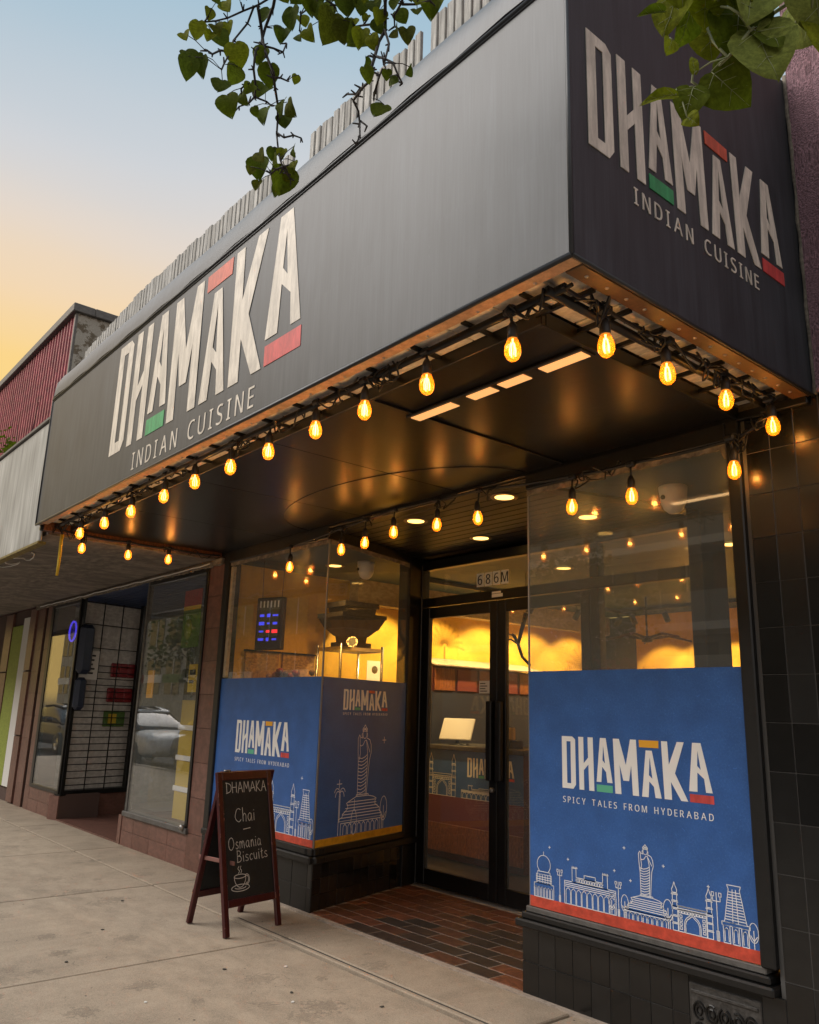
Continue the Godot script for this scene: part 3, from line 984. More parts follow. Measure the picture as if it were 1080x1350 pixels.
	# --- right display window ---
	bx(T, "plinth", Vector3(XR + 0.012 - 0.06, 0.0, -0.2), Vector3(3.2, 0.335, -0.003), M.grout_faint)
	tiles(T, Transform3D(front.basis, Vector3(0, 0, -0.012)), 0.08, 1.045, 0.0, 0.335, 0.11, 0.168, 0.012, M.black_tile, false, "plinth_tile")
	tiles(T, Transform3D(front.basis, Vector3(0, 0, -0.012)), 1.375, 1.475, 0.0, 0.335, 0.11, 0.168, 0.012, M.black_tile, false, "plinth_tile")
	sb(T, "sill", front, 0.07, 1.452, 0.336, 0.375, -0.1, 0.05, M.black_paint, 0.008)
	sb(T, "sill", front, 0.10, 1.43, 0.376, 0.408, -0.1, 0.03, M.black_paint, 0.006)
	sb(T, "sill", front, 0.12, 1.41, 0.409, YS, -0.1, 0.016, M.grey_frame, 0.004)
	var w3 := sb(T, "window_frame", front, XRR, 1.458, YS, 2.80, -0.1, 0.03, M.black_paint, 0.006)
	sb(w3, "header", front, XR, XRR, YT, 2.785, -0.1, 0.03, M.black_paint, 0.006)
	sb(w3, "pane", front, XR + 0.004, XRR, YS, YT, -0.004, 0.004, M.glass)
	sb(w3, "corner_bead", front, XR - 0.004, XR + 0.004, YS, YT, -0.006, 0.006, M.steel, 0.002)
	putty(w3, front, XR, XRR, YT)
	var f3 := film_panel(T, front, XR + 0.006, XRR - 0.002, M.film_red, M.film)
	logo(f3, at(0, 0, 0.0092), 0.372, 1.042, 0.85, 0.258, 0.0012, M.print_white, [M.teal, M.amber, M.red])
	spaced(f3, "SPICY TALES FROM HYDERABAD", at(0, 0, 0.0092), 0.374, 0.972, 0.84, 0.030, 0.001, M.print_white, true)
	var by := YS + 0.056
	art = [domed(0.175, by, 0.13, 0.22)]
	art.append(lamp_post(0.345, by, 0.15))
	art.append(palace(0.375, by, 0.31, 0.17))
	art.append(lamp_post(0.70, by, 0.15))
	art.append(leaf_tree(0.66, by, 0.09))
	art.append(leaf_tree(0.735, by, 0.10))
	art.append(statue(0.855, by, 0.34))
	art.append(leaf_tree(0.965, by, 0.12))
	art.append(gate(0.985, by, 0.20))
	art.append(lamp_post(1.205, by, 0.19))
	art.append(temple(1.225, by, 0.125, 0.23))
	art.append(leaf_tree(1.365, by, 0.10))
	for q in [[0.28, 0.74], [0.40, 0.70], [0.68, 0.69], [0.77, 0.66], [0.74, 0.80], [0.95, 0.75], [1.17, 0.70]]:
		art.append(star(q[0], q[1], 0.006))
	motifs(f3, art, at(0, 0, 0.0093), 0.0034)
	# its return
	var ret2 := seg(Vector2(0.557, DZ), Vector2(XR, 0))
	sb(T, "plinth", ret2, 0.0, 1.29, 0.0, 0.335, -0.2, -0.012, M.grout_faint)
	tiles(T, Transform3D(ret2.basis, ret2 * Vector3(0, 0, -0.012)), 0.0, 1.36, 0.021, 0.335, 0.11, 0.157, 0.012, M.black_tile, false, "plinth_tile")
	sb(T, "sill", ret2, 0.0, 1.36, 0.338, YS, -0.08, 0.02, M.black_paint, 0.006)
	var w4 := sb(T, "window_frame", ret2, 0.0, 0.2, 0.0, 2.76, -0.1, 0.02, M.black_paint, 0.006)
	sb(w4, "pane", ret2, 0.2, 1.37, YS, YT, -0.004, 0.004, M.glass)
	sb(w4, "header", ret2, 0.2, 1.37, YT + 0.002, 2.76, -0.1, 0.022, M.black_paint, 0.006)
	film_panel(T, ret2, 0.2, 1.366, M.film_amber, M.film)
	# --- black glazed pier ---
	bx(T, "pier", Vector3(1.458, 0.336, -0.3), Vector3(3.2, 2.80, -0.003), M.grout_dark)
	tiles(T, Transform3D(front.basis, Vector3(0, 0, -0.012)), 1.475, 2.30, 0.0, 2.80, 0.113, 0.2, 0.0115, M.black_tile, false, "wall_tile")
	sb(T, "pier_facing", front, 2.30, 3.2, 0.0, 2.80, -0.012, -0.001, M.black_tile[1])
	# cast iron vent in the plinth
	var vent := sb(T, "vent_plate", front, 1.048, 1.372, 0.0, 0.30, -0.012, 0.006, M.iron, 0.004)
	sb(vent, "rim", front, 1.06, 1.36, 0.262, 0.276, 0.006, 0.012, M.iron, 0.003)
	var ringst := new_st()
	for iy in 3:
		for ix in 5:
			var c := Vector3(1.095 + ix * 0.058, 0.04 + iy * 0.08, 0.008)
			for rr in [0.026, 0.013]:
				var pts := []
				for i in 13:
					var a := TAU * i / 12.0 * (0.86 if rr > 0.02 else 1.0) + ix
					pts.append(c + Vector3(cos(a) * rr, sin(a) * rr * 1.25, 0))
				st_tube(ringst, pts, 0.005, 0.005, 5)
	put(vent, "scroll_work", ringst.commit(), M.black_metal)
	# --- doors ---
	var dw := seg(Vector2(0, DZ), Vector2(1, DZ))
	var D := sb(T, "door_frame", dw, -2.36, -2.27, 0.0, 2.70, -0.06, 0.03, M.black_metal, 0.006)
	sb(D, "header", dw, -2.27, 0.50, DTOP, 2.385, -0.05, 0.028, M.black_metal, 0.006)
	sb(D, "header", dw, -2.27, 0.50, 2.64, 2.72, -0.05, 0.028, M.black_metal, 0.006)
	sb(D, "side_post", dw, -0.42, -0.34, 0.02, DTOP, -0.05, 0.028, M.black_metal, 0.006)
	sb(D, "mullion", dw, -0.42, -0.34, 2.385, 2.64, -0.05, 0.028, M.black_metal, 0.006)
	sb(D, "side_post", dw, 0.50, 0.56, 0.0, 2.72, -0.05, 0.028, M.black_metal, 0.006)
	sb(D, "transom_pane", dw, -2.27, -0.42, 2.385, 2.64, -0.004, 0.004, M.glass)
	sb(D, "side_pane", dw, -0.34, 0.50, 0.12, DTOP, -0.004, 0.004, M.glass)
	sb(D, "side_pane", dw, -0.34, 0.50, 2.385, 2.64, -0.004, 0.004, M.glass)
	sb(D, "bottom_rail", dw, -0.34, 0.50, 0.02, 0.12, -0.03, 0.02, M.black_metal, 0.004)
	sb(D, "threshold", dw, -2.27, 0.50, 0.0, 0.026, -0.06, 0.06, M.steel, 0.006)
	for e in [[-2.262, -1.350], [-1.342, -0.428]]:
		var leaf := sb(T, "door", dw, e[0], e[0] + 0.085, 0.03, DTOP - 0.006, -0.025, 0.02, M.black_metal, 0.005)
		sb(leaf, "stile", dw, e[1] - 0.085, e[1], 0.03, DTOP - 0.006, -0.025, 0.02, M.black_metal, 0.005)
		sb(leaf, "rail", dw, e[0] + 0.085, e[1] - 0.085, DTOP - 0.10, DTOP - 0.006, -0.025, 0.0195, M.black_metal, 0.005)
		sb(leaf, "rail", dw, e[0] + 0.085, e[1] - 0.085, 0.03, 0.15, -0.025, 0.0195, M.black_metal, 0.005)
		sb(leaf, "pane", dw, e[0] + 0.085, e[1] - 0.085, 0.15, DTOP - 0.10, -0.004, 0.004, M.glass)
		if e[0] < -2.0:
			sb(leaf, "handle", dw, -1.425, -1.365, 0.90, 1.50, 0.03, 0.075, M.black_paint, 0.008)
			put(leaf, "lock_cylinder", lathem([Vector2(0, -0.012), Vector2(0.02, -0.012), Vector2(0.02, 0.008), Vector2(0.012, 0.014), Vector2(0, 0.014)], 16), M.steel, Transform3D(Basis(Vector3.RIGHT, PI / 2), Vector3(-1.39, 0.83, DZ + 0.03)))
			var note := sb(leaf, "paper_notice", dw, -1.56, -1.44, 1.56, 1.66, 0.005, 0.007, M.paper)
			for k in 4:
				sb(note, "print_line", dw, -1.55, -1.47 - 0.02 * (k % 2), 1.575 + k * 0.02, 1.582 + k * 0.02, 0.007, 0.0078, M.ink)
		else:
			sb(leaf, "handle", dw, -1.325, -1.265, 0.90, 1.50, 0.03, 0.075, M.black_paint, 0.008)
	# house number plates on the transom
	for k in 4:
		var px := -1.60 + k * 0.094
		var plate := sb(T, "number_plate", dw, px, px + 0.084, 2.43, 2.545, 0.005, 0.009, M.paper, 0.002)
		var ch := textm("686M"[k], 0.082, 0.002)
		var bb := ch.get_aabb()
		put(plate, "digit", ch, M.ink, at(px + 0.042 - bb.position.x - bb.size.x * 0.5, 2.4875 - bb.position.y - bb.size.y * 0.5, DZ + 0.0105))
	sb(T, "sticker", dw, -1.40, -1.28, 2.325, 2.352, 0.028, 0.030, M.paper)
	sb(T, "sticker", dw, -1.40, -1.30, 2.356, 2.372, 0.028, 0.030, M.paper)
	# --- boarded entry ceiling ---
	var z := -0.001
	while z > DZ:
		bx(T, "ceiling_board", Vector3(-2.5, 2.755, z - 0.098), Vector3(0.75, 2.775, z - 0.004), M.black_paint, 0.004)
		z -= 0.102
	bx(T, "ceiling_slab", Vector3(-3.6, 2.776, -6.0), Vector3(XA, 2.83, -0.004), M.black_paint)
	for q in [[-1.18, -0.26], [-0.25, -0.21], [-1.25, -1.0], [-0.2, -1.0]]:
		downlight(T, Vector3(q[0], 2.753, q[1]))

func downlight(parent: Node, p: Vector3, energy := 0.03):
	var d := put(parent, "downlight", lathem([Vector2(0.062, 0.0), Vector2(0.085, -0.006), Vector2(0.09, 0.0), Vector2(0.09, 0.002)], 24), M.trim, Transform3D(Basis.IDENTITY, p))
	put(d, "lens", lathem([Vector2(0.0, -0.002), Vector2(0.062, -0.002), Vector2(0.062, 0.001)], 20), M.down, Transform3D(Basis.IDENTITY, p))
	var l := SpotLight3D.new()
	l.name = numbered(self, "downlight_beam")
	add_child(l)
	l.look_at_from_position(p + Vector3(0, -0.02, 0), p + Vector3(0, -1, 0), Vector3.RIGHT)
	l.light_energy = energy
	l.light_color = Color(1.0, 0.74, 0.4)
	l.light_size = 0.05
	l.spot_angle = 60.0
	l.spot_range = 8.0
	l.spot_attenuation = 2.0
	l.shadow_enabled = true

# cracked pale putty along the head of a pane
func putty(parent: Node, s: Transform3D, s0: float, s1: float, y: float):
	var top := PackedVector2Array()
	var p := PackedVector2Array([Vector2(s0, y + 0.004), Vector2(s1, y + 0.004)])
	var n := int((s1 - s0) / 0.02)
	for i in n + 1:
		var x := lerpf(s1, s0, float(i) / n)
		p.append(Vector2(x, y - 0.024 - rng.randf_range(0.0, 0.012) - (0.05 if x > s1 - 0.03 and s1 > 1.3 else 0.0)))
	put(parent, "putty_strip", prismm(p, 0.006), M.plaster, Transform3D(s.basis, s * Vector3(0, 0, 0.005)))

# ---------- awning ----------
const PROFILE := [[1.662, 3.885], [1.660, 3.96], [1.645, 4.04], [1.61, 4.115], [1.555, 4.18], [1.47, 4.24], [1.36, 4.28], [1.1, 4.31], [0.5, 4.36], [0.0, 4.42]]

func sheet_along_x(x0: float, x1: float, prof: Array, n: int) -> ArrayMesh:
	var st := new_st()
	st.set_smooth_group(0)
	for i in n:
		var a := lerpf(x0, x1, float(i) / n)
		var b := lerpf(x0, x1, float(i + 1) / n)
		for k in prof.size() - 1:
			var wob0 := sin(a * 5.1 + k) * 0.004 + sin(a * 13.0) * 0.002
			var wob1 := sin(b * 5.1 + k) * 0.004 + sin(b * 13.0) * 0.002
			var wob0b := sin(a * 5.1 + k + 1) * 0.004 + sin(a * 13.0) * 0.002
			var wob1b := sin(b * 5.1 + k + 1) * 0.004 + sin(b * 13.0) * 0.002
			if k == 0:
				wob0 = 0.0; wob1 = 0.0
			var p: Array = [Vector3(a, prof[k][1] + wob0, prof[k][0]), Vector3(b, prof[k][1] + wob1, prof[k][0]), Vector3(b, prof[k + 1][1] + wob1b, prof[k + 1][0]), Vector3(a, prof[k + 1][1] + wob0b, prof[k + 1][0])]
			quad_out(st, p[0], p[1], p[2], p[3], Vector3((a + b) * 0.5, 3.2, 0.4))
	return smoothed(st)

func build_awning():
	var T := thing("awning", "large dark grey vinyl box awning with cream lettering over the restaurant front", "awning", Vector3(-1.0, YB, 0.0))
	# stretched front face, with a faint billow
	var st := new_st()
	st.set_smooth_group(0)
	var nx := 64
	var ny := 10
	var P := func(i: int, j: int) -> Vector3:
		var x := lerpf(XAL, XA, float(i) / nx)
		var y := lerpf(YB, YSEAM, float(j) / ny)
		var edge := sin(PI * float(j) / ny) * sin(PI * float(i) / nx)
		return Vector3(x, y, AZ + edge * (-0.0012 + 0.001 * sin(x * 2.3) + 0.0004 * sin(x * 9.0 + y * 2.0)))
	for i in nx:
		for j in ny:
			quad_out(st, P.call(i, j), P.call(i + 1, j), P.call(i + 1, j + 1), P.call(i, j + 1), Vector3((XAL + XA) * 0.5, 3.3, -20.0))
	put(T, "front_panel", smoothed(st), M.vinyl)
	put(T, "roof_cover", sheet_along_x(XAL, XA, PROFILE, 60), M.vinyl)
	# ends
	for e in [[XA, 1.0], [XAL, -1.0]]:
		var poly := PackedVector2Array([Vector2(-AZ, YB), Vector2(0, YB)])
		for k in range(PROFILE.size() - 1, -1, -1):
			poly.append(Vector2(-PROFILE[k][0], PROFILE[k][1]))
		var fr := Transform3D(Basis(Vector3(0, 0, -1), Vector3.UP, Vector3(1, 0, 0)), Vector3(e[0] - (0.006 if e[1] > 0 else 0.002), 0, 0))
		put(T, "end_panel", prismm(poly, 0.008), M.vinyl, fr)
	# seams and edge cords
	put(T, "seam_cord", tubem([Vector3(XAL, YSEAM, AZ + 0.004), Vector3(-1.0, YSEAM + 0.002, AZ + 0.005), Vector3(XA, YSEAM, AZ + 0.004)], 0.008), M.vinyl)
	var fold := []
	for i in 41:
		fold.append(Vector3(lerpf(XAL, XA, i / 40.0), YSEAM + 0.018 + 0.006 * sin(i * 1.7) , AZ + 0.002))
	put(T, "seam_fold", tubem(fold, 0.005), M.piping)
	put(T, "seam_fold", tubem([Vector3(XAL, YSEAM - 0.014, AZ + 0.002), Vector3(XA, YSEAM - 0.014, AZ + 0.002)], 0.004), M.piping)
	put(T, "corner_cord", tubem([Vector3(XA, YB, AZ), Vector3(XA, 3.4, AZ), Vector3(XA, YSEAM, AZ), Vector3(XA, 4.04, AZ - 0.02), Vector3(XA, 4.18, AZ - 0.11)], 0.009), M.vinyl)
	put(T, "corner_cord", tubem([Vector3(XAL, YB, AZ), Vector3(XAL, 3.4, AZ), Vector3(XAL, YSEAM, AZ), Vector3(XAL, 4.04, AZ - 0.02), Vector3(XAL, 4.18, AZ - 0.11)], 0.009), M.piping)
	put(T, "hem", tubem([Vector3(XAL, YB, AZ), Vector3(-1, YB, AZ), Vector3(XA, YB, AZ)], 0.010), M.piping)
	put(T, "hem", tubem([Vector3(XA, YB, AZ), Vector3(XA, YB, 0.8), Vector3(XA, YB, 0.0)], 0.008), M.piping)
	# caulked edge where the end meets the wall
	var caulk := []
	for i in 24:
		caulk.append(Vector3(XA + 0.012 + rng.randf_range(-0.004, 0.004), lerpf(YB, 4.44, i / 23.0), 0.014 + rng.randf_range(-0.005, 0.005)))
	put(T, "caulk_bead", tubem(caulk, 0.013, 0.013, 6), M.plaster)
	# lettering
	var mats := [M.green, M.orange_red, M.red]
	logo(T, at(0, 0, AZ + 0.0006), -2.18, 3.03, 2.41, 0.80, 0.0015, M.letter, mats)
	spaced(T, "INDIAN CUISINE", at(0, 0, AZ + 0.0006), -1.735, 2.842, 1.555, 0.115, 0.0015, M.letter)
	var efr := Transform3D(Basis(Vector3(0, 0, -1), Vector3.UP, Vector3(1, 0, 0)), Vector3(XA + 0.003, 0, 0))
	logo(T, efr, -1.567, 3.245, 1.365, 0.462, 0.003, M.letter, mats)
	spaced(T, "INDIAN CUISINE", efr, -1.318, 3.135, 0.875, 0.066, 0.003, M.letter)
	# under side: hem boards, bare frame, the pale boards inside, then the dark glossy soffit
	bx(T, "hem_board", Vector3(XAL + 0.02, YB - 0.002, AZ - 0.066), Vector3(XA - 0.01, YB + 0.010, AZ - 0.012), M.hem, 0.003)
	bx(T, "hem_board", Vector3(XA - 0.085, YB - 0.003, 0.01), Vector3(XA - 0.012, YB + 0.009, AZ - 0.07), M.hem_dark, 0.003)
	for k in 14: # screw heads
		put(T, "screw", lathem([Vector2(0, -0.004), Vector2(0.006, -0.003), Vector2(0.008, 0.0)], 8), M.steel, at(XA - 0.05, YB - 0.003, 0.12 + k * 0.108))
	for k in 20:
		put(T, "screw", lathem([Vector2(0, -0.004), Vector2(0.006, -0.003), Vector2(0.008, 0.0)], 8), M.steel, at(XAL + 0.2 + k * 0.27, YB - 0.002, AZ - 0.05))
	var x := XAL + 0.05
	while x < XA - 0.3:
		bx(T, "lining_board", Vector3(x, YB + 0.022, AZ - 0.242), Vector3(minf(x + 0.24, XA - 0.02) - 0.006, YB + 0.035, AZ - 0.03), M.lining, 0.003)
		x += 0.24
	for k in 6:
		bx(T, "lining_board", Vector3(XA - 0.334, YB + 0.036, 0.03 + k * 0.2), Vector3(XA - 0.03, YB + 0.05, 0.224 + k * 0.2), M.lining, 0.003)
	bx(T, "lining_board", Vector3(XA - 0.334, YB + 0.036, 1.235), Vector3(XA - 0.03, YB + 0.05, AZ - 0.03), M.lining, 0.003)
	put(T, "frame_pipe", tubem([Vector3(XAL + 0.04, YB - 0.01, AZ - 0.13), Vector3(-1, YB - 0.012, AZ - 0.13), Vector3(XA - 0.13, YB - 0.01, AZ - 0.13)], 0.016), M.black_metal)
	put(T, "frame_pipe", tubem([Vector3(XA - 0.185, YB - 0.012, AZ - 0.10), Vector3(XA - 0.185, YB - 0.012, 0.8), Vector3(XA - 0.185, YB - 0.012, 0.02)], 0.018), M.black_metal)
	put(T, "frame_pipe", tubem([Vector3(XAL + 0.06, YB - 0.03, AZ - 0.02), Vector3(XAL + 0.06, YB - 0.03, 0.8), Vector3(XAL + 0.06, YB - 0.03, 0.02)], 0.025), M.black_metal)
	for k in 7:
		bx(T, "frame_strut", Vector3(XA - 0.36, YB + 0.004, 0.15 + k * 0.21), Vector3(XA - 0.1, YB + 0.02, 0.165 + k * 0.21), M.black_metal)
	for k in 18:
		bx(T, "frame_strut", Vector3(XAL + 0.3 + k * 0.29, YB + 0.004, AZ - 0.24), Vector3(XAL + 0.312 + k * 0.29, YB + 0.02, AZ - 0.08), M.black_metal)
	var ex := [XAL + 0.10, -2.55, -1.45, -0.45, 0.42, XA - 0.36]
	for i in ex.size() - 1:
		bx(T, "soffit_panel", Vector3(ex[i] + 0.002, YB - 0.012, 0.032), Vector3(ex[i + 1] - 0.002, YB + 0.004, AZ - 0.27), M.soffit, 0.002)
	bx(T, "soffit_batten", Vector3(0.405, YB - 0.02, 0.032), Vector3(0.435, YB - 0.0125, AZ - 0.27), M.black_metal, 0.002)
	bx(T, "soffit_edge", Vector3(XAL + 0.10, YB - 0.03, AZ - 0.269), Vector3(XA - 0.335, YB + 0.03, AZ - 0.245), M.black_metal, 0.003)
	bx(T, "soffit_edge", Vector3(XA - 0.359, YB - 0.029, 0.03), Vector3(XA - 0.335, YB + 0.029, AZ - 0.27), M.black_metal, 0.003)
	bx(T, "soffit_edge", Vector3(XAL + 0.02, YB - 0.05, 0.03), Vector3(XAL + 0.10, YB + 0.03, AZ - 0.04), M.wood, 0.003)
	bx(T, "wall_batten", Vector3(XAL, YB - 0.035, 0.003), Vector3(XA - 0.02, YB + 0.006, 0.03), M.black_metal, 0.004)
	var trim := []
	for i in 33:
		var a := PI * i / 32.0
		trim.append(Vector3(-1.0 - cos(a) * 1.15, YB - 0.013, 0.035 + sin(a) * 0.62))
	put(T, "curved_trim", tubem(trim, 0.004), M.black_metal)
	# broken streak of light on the soffit, built as a slim glowing strip
	var L := thing("soffit_light_streak", "slim warm glowing strip added for the streak of light on the dark soffit", "lamp", Vector3(1.0, YB - 0.014, 1.1))
	bx(L, "housing", Vector3(0.38, YB - 0.026, 1.055), Vector3(1.435, YB - 0.013, 1.145), M.soffit, 0.003)
	for q in [[0.40, 0.68], [0.78, 0.93], [0.97, 1.12], [1.2, 1.42]]:
		bx(L, "lens", Vector3(q[0], YB - 0.030, 1.07), Vector3(q[1], YB - 0.0262, 1.13), M.tube, 0.002)
	var al := AreaLight3D.new()  # area light added to go with the soffit streak
	al.name = "soffit_light_streak_lamp"
	add_child(al)
	al.look_at_from_position(Vector3(0.95, YB - 0.04, 1.1), Vector3(0.95, 0, 1.1), Vector3.RIGHT)
	al.area_size = Vector2(0.06, 1.1)
	al.light_energy = 0.06
	al.light_color = Color(1.0, 0.8, 0.55)
	al.shadow_enabled = true
	# a torn yellow strap hanging at the far corner
	var s := thing("yellow_strap", "torn yellow strap dangling from the awning's far bottom corner", "strap", Vector3(XAL + 0.02, 2.75, 1.45))
	put(s, "webbing", tubem([Vector3(XAL + 0.02, 2.80, 1.45), Vector3(XAL + 0.025, 2.68, 1.455), Vector3(XAL + 0.02, 2.50, 1.45), Vector3(XAL + 0.03, 2.40, 1.455)], 0.016, 0.012, 5), M.yellow)
	put(s, "knot", lathem([Vector2(0, -0.03), Vector2(0.03, -0.01), Vector2(0.032, 0.02), Vector2(0, 0.035)], 8), M.yellow, at(XAL + 0.02, 2.77, 1.45))

func build_parapet():
	var T := thing("slat_parapet", "row of weathered pale upright boards rising above the awning roof", "parapet", Vector3(-1.2, 4.2, 1.28))
	var x := -4.28
	var k := 0
	while x < 1.72:
		var gap := (x > -0.62 and x < -0.46) or (x > 0.60 and x < 0.66)
		if not gap:
			var top := 4.765 + rng.randf_range(-0.012, 0.012) + (0.03 if x > 0.66 else 0.0) - maxf(0.0, -3.0 - x) * 0.09
			var o := put(T, "board", boxm(Vector3(0.048, 0.62, 0.02), 0.003), M.slat[rng.randi() % 3], Transform3D(Basis(Vector3(0, 0, 1), rng.randf_range(-0.012, 0.012)) * Basis(Vector3.UP, rng.randf_range(-0.1, 0.1)), Vector3(x, top - 0.31, 1.28)))
		x += 0.0605
		k += 1
	bx(T, "rail", Vector3(-4.3, 4.52, 1.24), Vector3(1.75, 4.62, 1.266), M.red_wood, 0.004)
	bx(T, "rail", Vector3(-4.3, 4.30, 1.24), Vector3(1.75, 4.37, 1.266), M.red_wood, 0.004)

# ---------- neighbours ----------
func build_neighbours():
	var front := seg(Vector2(0, 0), Vector2(1, 0))
	var T := thing("grocery_building", "brown tiled grocery shopfront with a barred recessed entrance", "building", Vector3(-6.5, 0, 0))
	bx(T, "upper_wall", Vector3(-9.3, 2.76, -0.3), Vector3(-3.62, 4.2, -0.004), M.plaster)
	# piers
	for q in [[-3.90, -3.575], [-8.83, -8.62], [-9.28, -8.95]]:
		bx(T, "pier", Vector3(q[0], 0.0, -0.3), Vector3(q[1], 2.76, -0.012), M.brown_grout)
		tiles(T, Transform3D(front.basis, Vector3(0, 0, -0.012)), q[0], q[1], 0.0, 2.70, q[1] - q[0], 0.3, 0.012, M.brown_tile, false, "pier_tile")
	# window beside the restaurant
	bx(T, "plinth", Vector3(-5.50, 0.0, -0.6), Vector3(-3.9, 0.285, -0.012), M.brown_grout)
	tiles(T, Transform3D(front.basis, Vector3(0, 0, -0.012)), -5.50, -3.9, 0.0, 0.285, 0.4, 0.145, 0.012, M.brown_tile, false, "plinth_tile")
	sb(T, "sill", front, -5.36, -3.88, 0.286, 0.335, -0.1, 0.03, M.grey_frame, 0.006)
	var w := sb(T, "window_frame", front, -3.95, -3.90, 0.335, 2.70, -0.05, 0.012, M.black_metal, 0.004)
	sb(w, "post", front, -5.33, -5.29, 0.335, 2.70, -0.04, 0.012, M.grey_frame, 0.004)
	sb(w, "header", front, -5.29, -3.95, 2.64, 2.70, -0.05, 0.012, M.black_metal, 0.004)
	sb(w, "pane", front, -5.29, -3.95, 0.335, 2.64, -0.004, 0.004, M.glass_dim)
	put(w, "bolt", lathem([Vector2(0, 0), Vector2(0.03, 0.005), Vector2(0.026, 0.03), Vector2(0.012, 0.04), Vector2(0, 0.04)], 12), M.steel, Transform3D(Basis(Vector3.RIGHT, PI / 2), Vector3(-3.94, 0.34, 0.02)))
	# right return of its entry
	var ret := seg(Vector2(-5.29, -1.3), Vector2(-5.50, 0.0))
	sb(T, "return_plinth", ret, 0.0, 1.31, 0.0, 0.285, -0.1, 0.0, M.brown_tile[1])
	sb(T, "return_pane", ret, 0.05, 1.24, 0.30, 2.64, -0.004, 0.004, M.glass_dim)
	# far window
	bx(T, "plinth", Vector3(-8.62, 0.0, -0.5), Vector3(-7.43, 0.30, -0.012), M.brown_grout)
	tiles(T, Transform3D(front.basis, Vector3(0, 0, -0.012)), -8.62, -7.43, 0.0, 0.30, 0.4, 0.15, 0.012, M.brown_tile, false, "plinth_tile")
	var w2 := sb(T, "window_frame", front, -8.62, -8.52, 0.30, 2.70, -0.05, 0.012, M.black_metal, 0.004)
	sb(w2, "header", front, -8.52, -7.43, 2.64, 2.70, -0.05, 0.012, M.black_metal, 0.004)
	sb(w2, "sill", front, -8.52, -7.43, 0.30, 0.345, -0.05, 0.02, M.black_metal, 0.004)
	sb(w2, "corner_post", front, -7.47, -7.42, 0.30, 2.70, -0.05, 0.02, M.black_metal, 0.004)
	sb(w2, "pane", front, -8.52, -7.47, 0.345, 2.64, -0.004, 0.004, M.glass_dim)
	# barred splayed return
	var bar := seg(Vector2(-7.43, 0.0), Vector2(-7.66, -0.92))
	sb(T, "return_plinth", bar, 0.0, 0.95, 0.0, 0.28, -0.2, 0.0, M.brown_tile[2])
	sb(T, "return_sill", bar, 0.0, 0.95, 0.281, 0.34, -0.1, 0.02, M.black_metal, 0.004)
	sb(T, "shutter", bar, 0.05, 0.95, 0.345, 2.66, -0.09, -0.07, M.shutter)
	var g := sb(T, "security_grille", bar, 0.0, 0.05, 0.34, 2.70, -0.03, 0.03, M.black_metal, 0.004)
	sb(g, "post", bar, 0.90, 0.95, 0.34, 2.70, -0.03, 0.03, M.black_metal, 0.004)
	for x in [0.33, 0.61]:
		put(g, "upright_bar", tubem([bar * Vector3(x, 0.34, 0.0), bar * Vector3(x, 2.68, 0.0)], 0.007, -1, 6), M.black_metal)
	var ys := [2.66, 2.38, 2.08]
	for k in 19:
		ys.append(1.86 - k * 0.081)
	for y in ys:
		put(g, "cross_bar", tubem([bar * Vector3(0.04, y, 0.008), bar * Vector3(0.92, y, 0.008)], 0.006, -1, 6), M.black_metal)
	# entry floor, back and ceiling
	bx(T, "entry_floor", Vector3(-7.6, 0.0, -1.4), Vector3(-5.3, 0.02, 0.0), M.brown_tile[0])
	bx(T, "back_wall", Vector3(-8.9, 0.0, -4.2), Vector3(-3.65, 2.76, -4.1), M.shop_wall)
	bx(T, "side_wall", Vector3(-3.72, 0.0, -4.1), Vector3(-3.65, 2.76, -0.3), M.shop_wall)
	bx(T, "side_wall", Vector3(-8.9, 0.0, -4.1), Vector3(-8.83, 2.76, -0.3), M.shop_wall)
	bx(T, "shop_floor", Vector3(-8.83, -0.05, -4.1), Vector3(-3.72, -0.001, -1.4), M.grey_wall)
	bx(T, "shop_floor", Vector3(-5.29, 0.2, -1.4), Vector3(-3.72, 0.25, -0.05), M.grey_wall)
	for k in 14:
		bx(T, "ceiling_board", Vector3(-8.8, 2.712, -0.104 - k * 0.1), Vector3(-3.75, 2.73, -0.012 - k * 0.1), M.blue_board, 0.003)
	bx(T, "shop_ceiling", Vector3(-8.8, 2.70, -4.1), Vector3(-3.75, 2.73, -1.42), M.shop_wall)
	# the glazed door at the back of the entry
	var dw := seg(Vector2(0, -1.3), Vector2(1, -1.3))
	var d := sb(T, "door", dw, -7.0, -6.9, 0.02, 2.6, -0.03, 0.02, M.black_metal, 0.004)
	sb(d, "stile", dw, -6.0, -5.9, 0.02, 2.6, -0.03, 0.02, M.black_metal, 0.004)
	sb(d, "pane", dw, -6.9, -6.0, 0.15, 2.6, -0.004, 0.004, M.glass_dim)
	sb(d, "rail", dw, -6.9, -6.0, 0.02, 0.15, -0.03, 0.02, M.black_metal, 0.004)
	# goods and notices
	var red_stock := [[bar * Vector3(0.68, 1.82, -0.05), "upper"], [bar * Vector3(0.66, 1.50, -0.05), "middle"]]
	for q in red_stock:
		var o := thing("snack_rack", "%s red snack packets hung behind the security bars" % ("upper row of" if q[1] == "upper" else "lower row of"), "snack rack", q[0], "red snack racks behind the bars")
		for k in 3:
			put(o, "packet", boxm(Vector3(0.13, 0.18, 0.035), 0.012), M.packet, Transform3D(bar.basis, q[0] + bar.basis * Vector3(k * 0.125 - 0.06, 0, 0)))
	var gp := thing("green_carton", "small green and yellow carton behind the security bars", "carton", bar * Vector3(0.66, 1.2, -0.05))
	put(gp, "box", boxm(Vector3(0.3, 0.2, 0.04), 0.004), M.poster_green, Transform3D(bar.basis, bar * Vector3(0.68, 1.2, -0.05)))
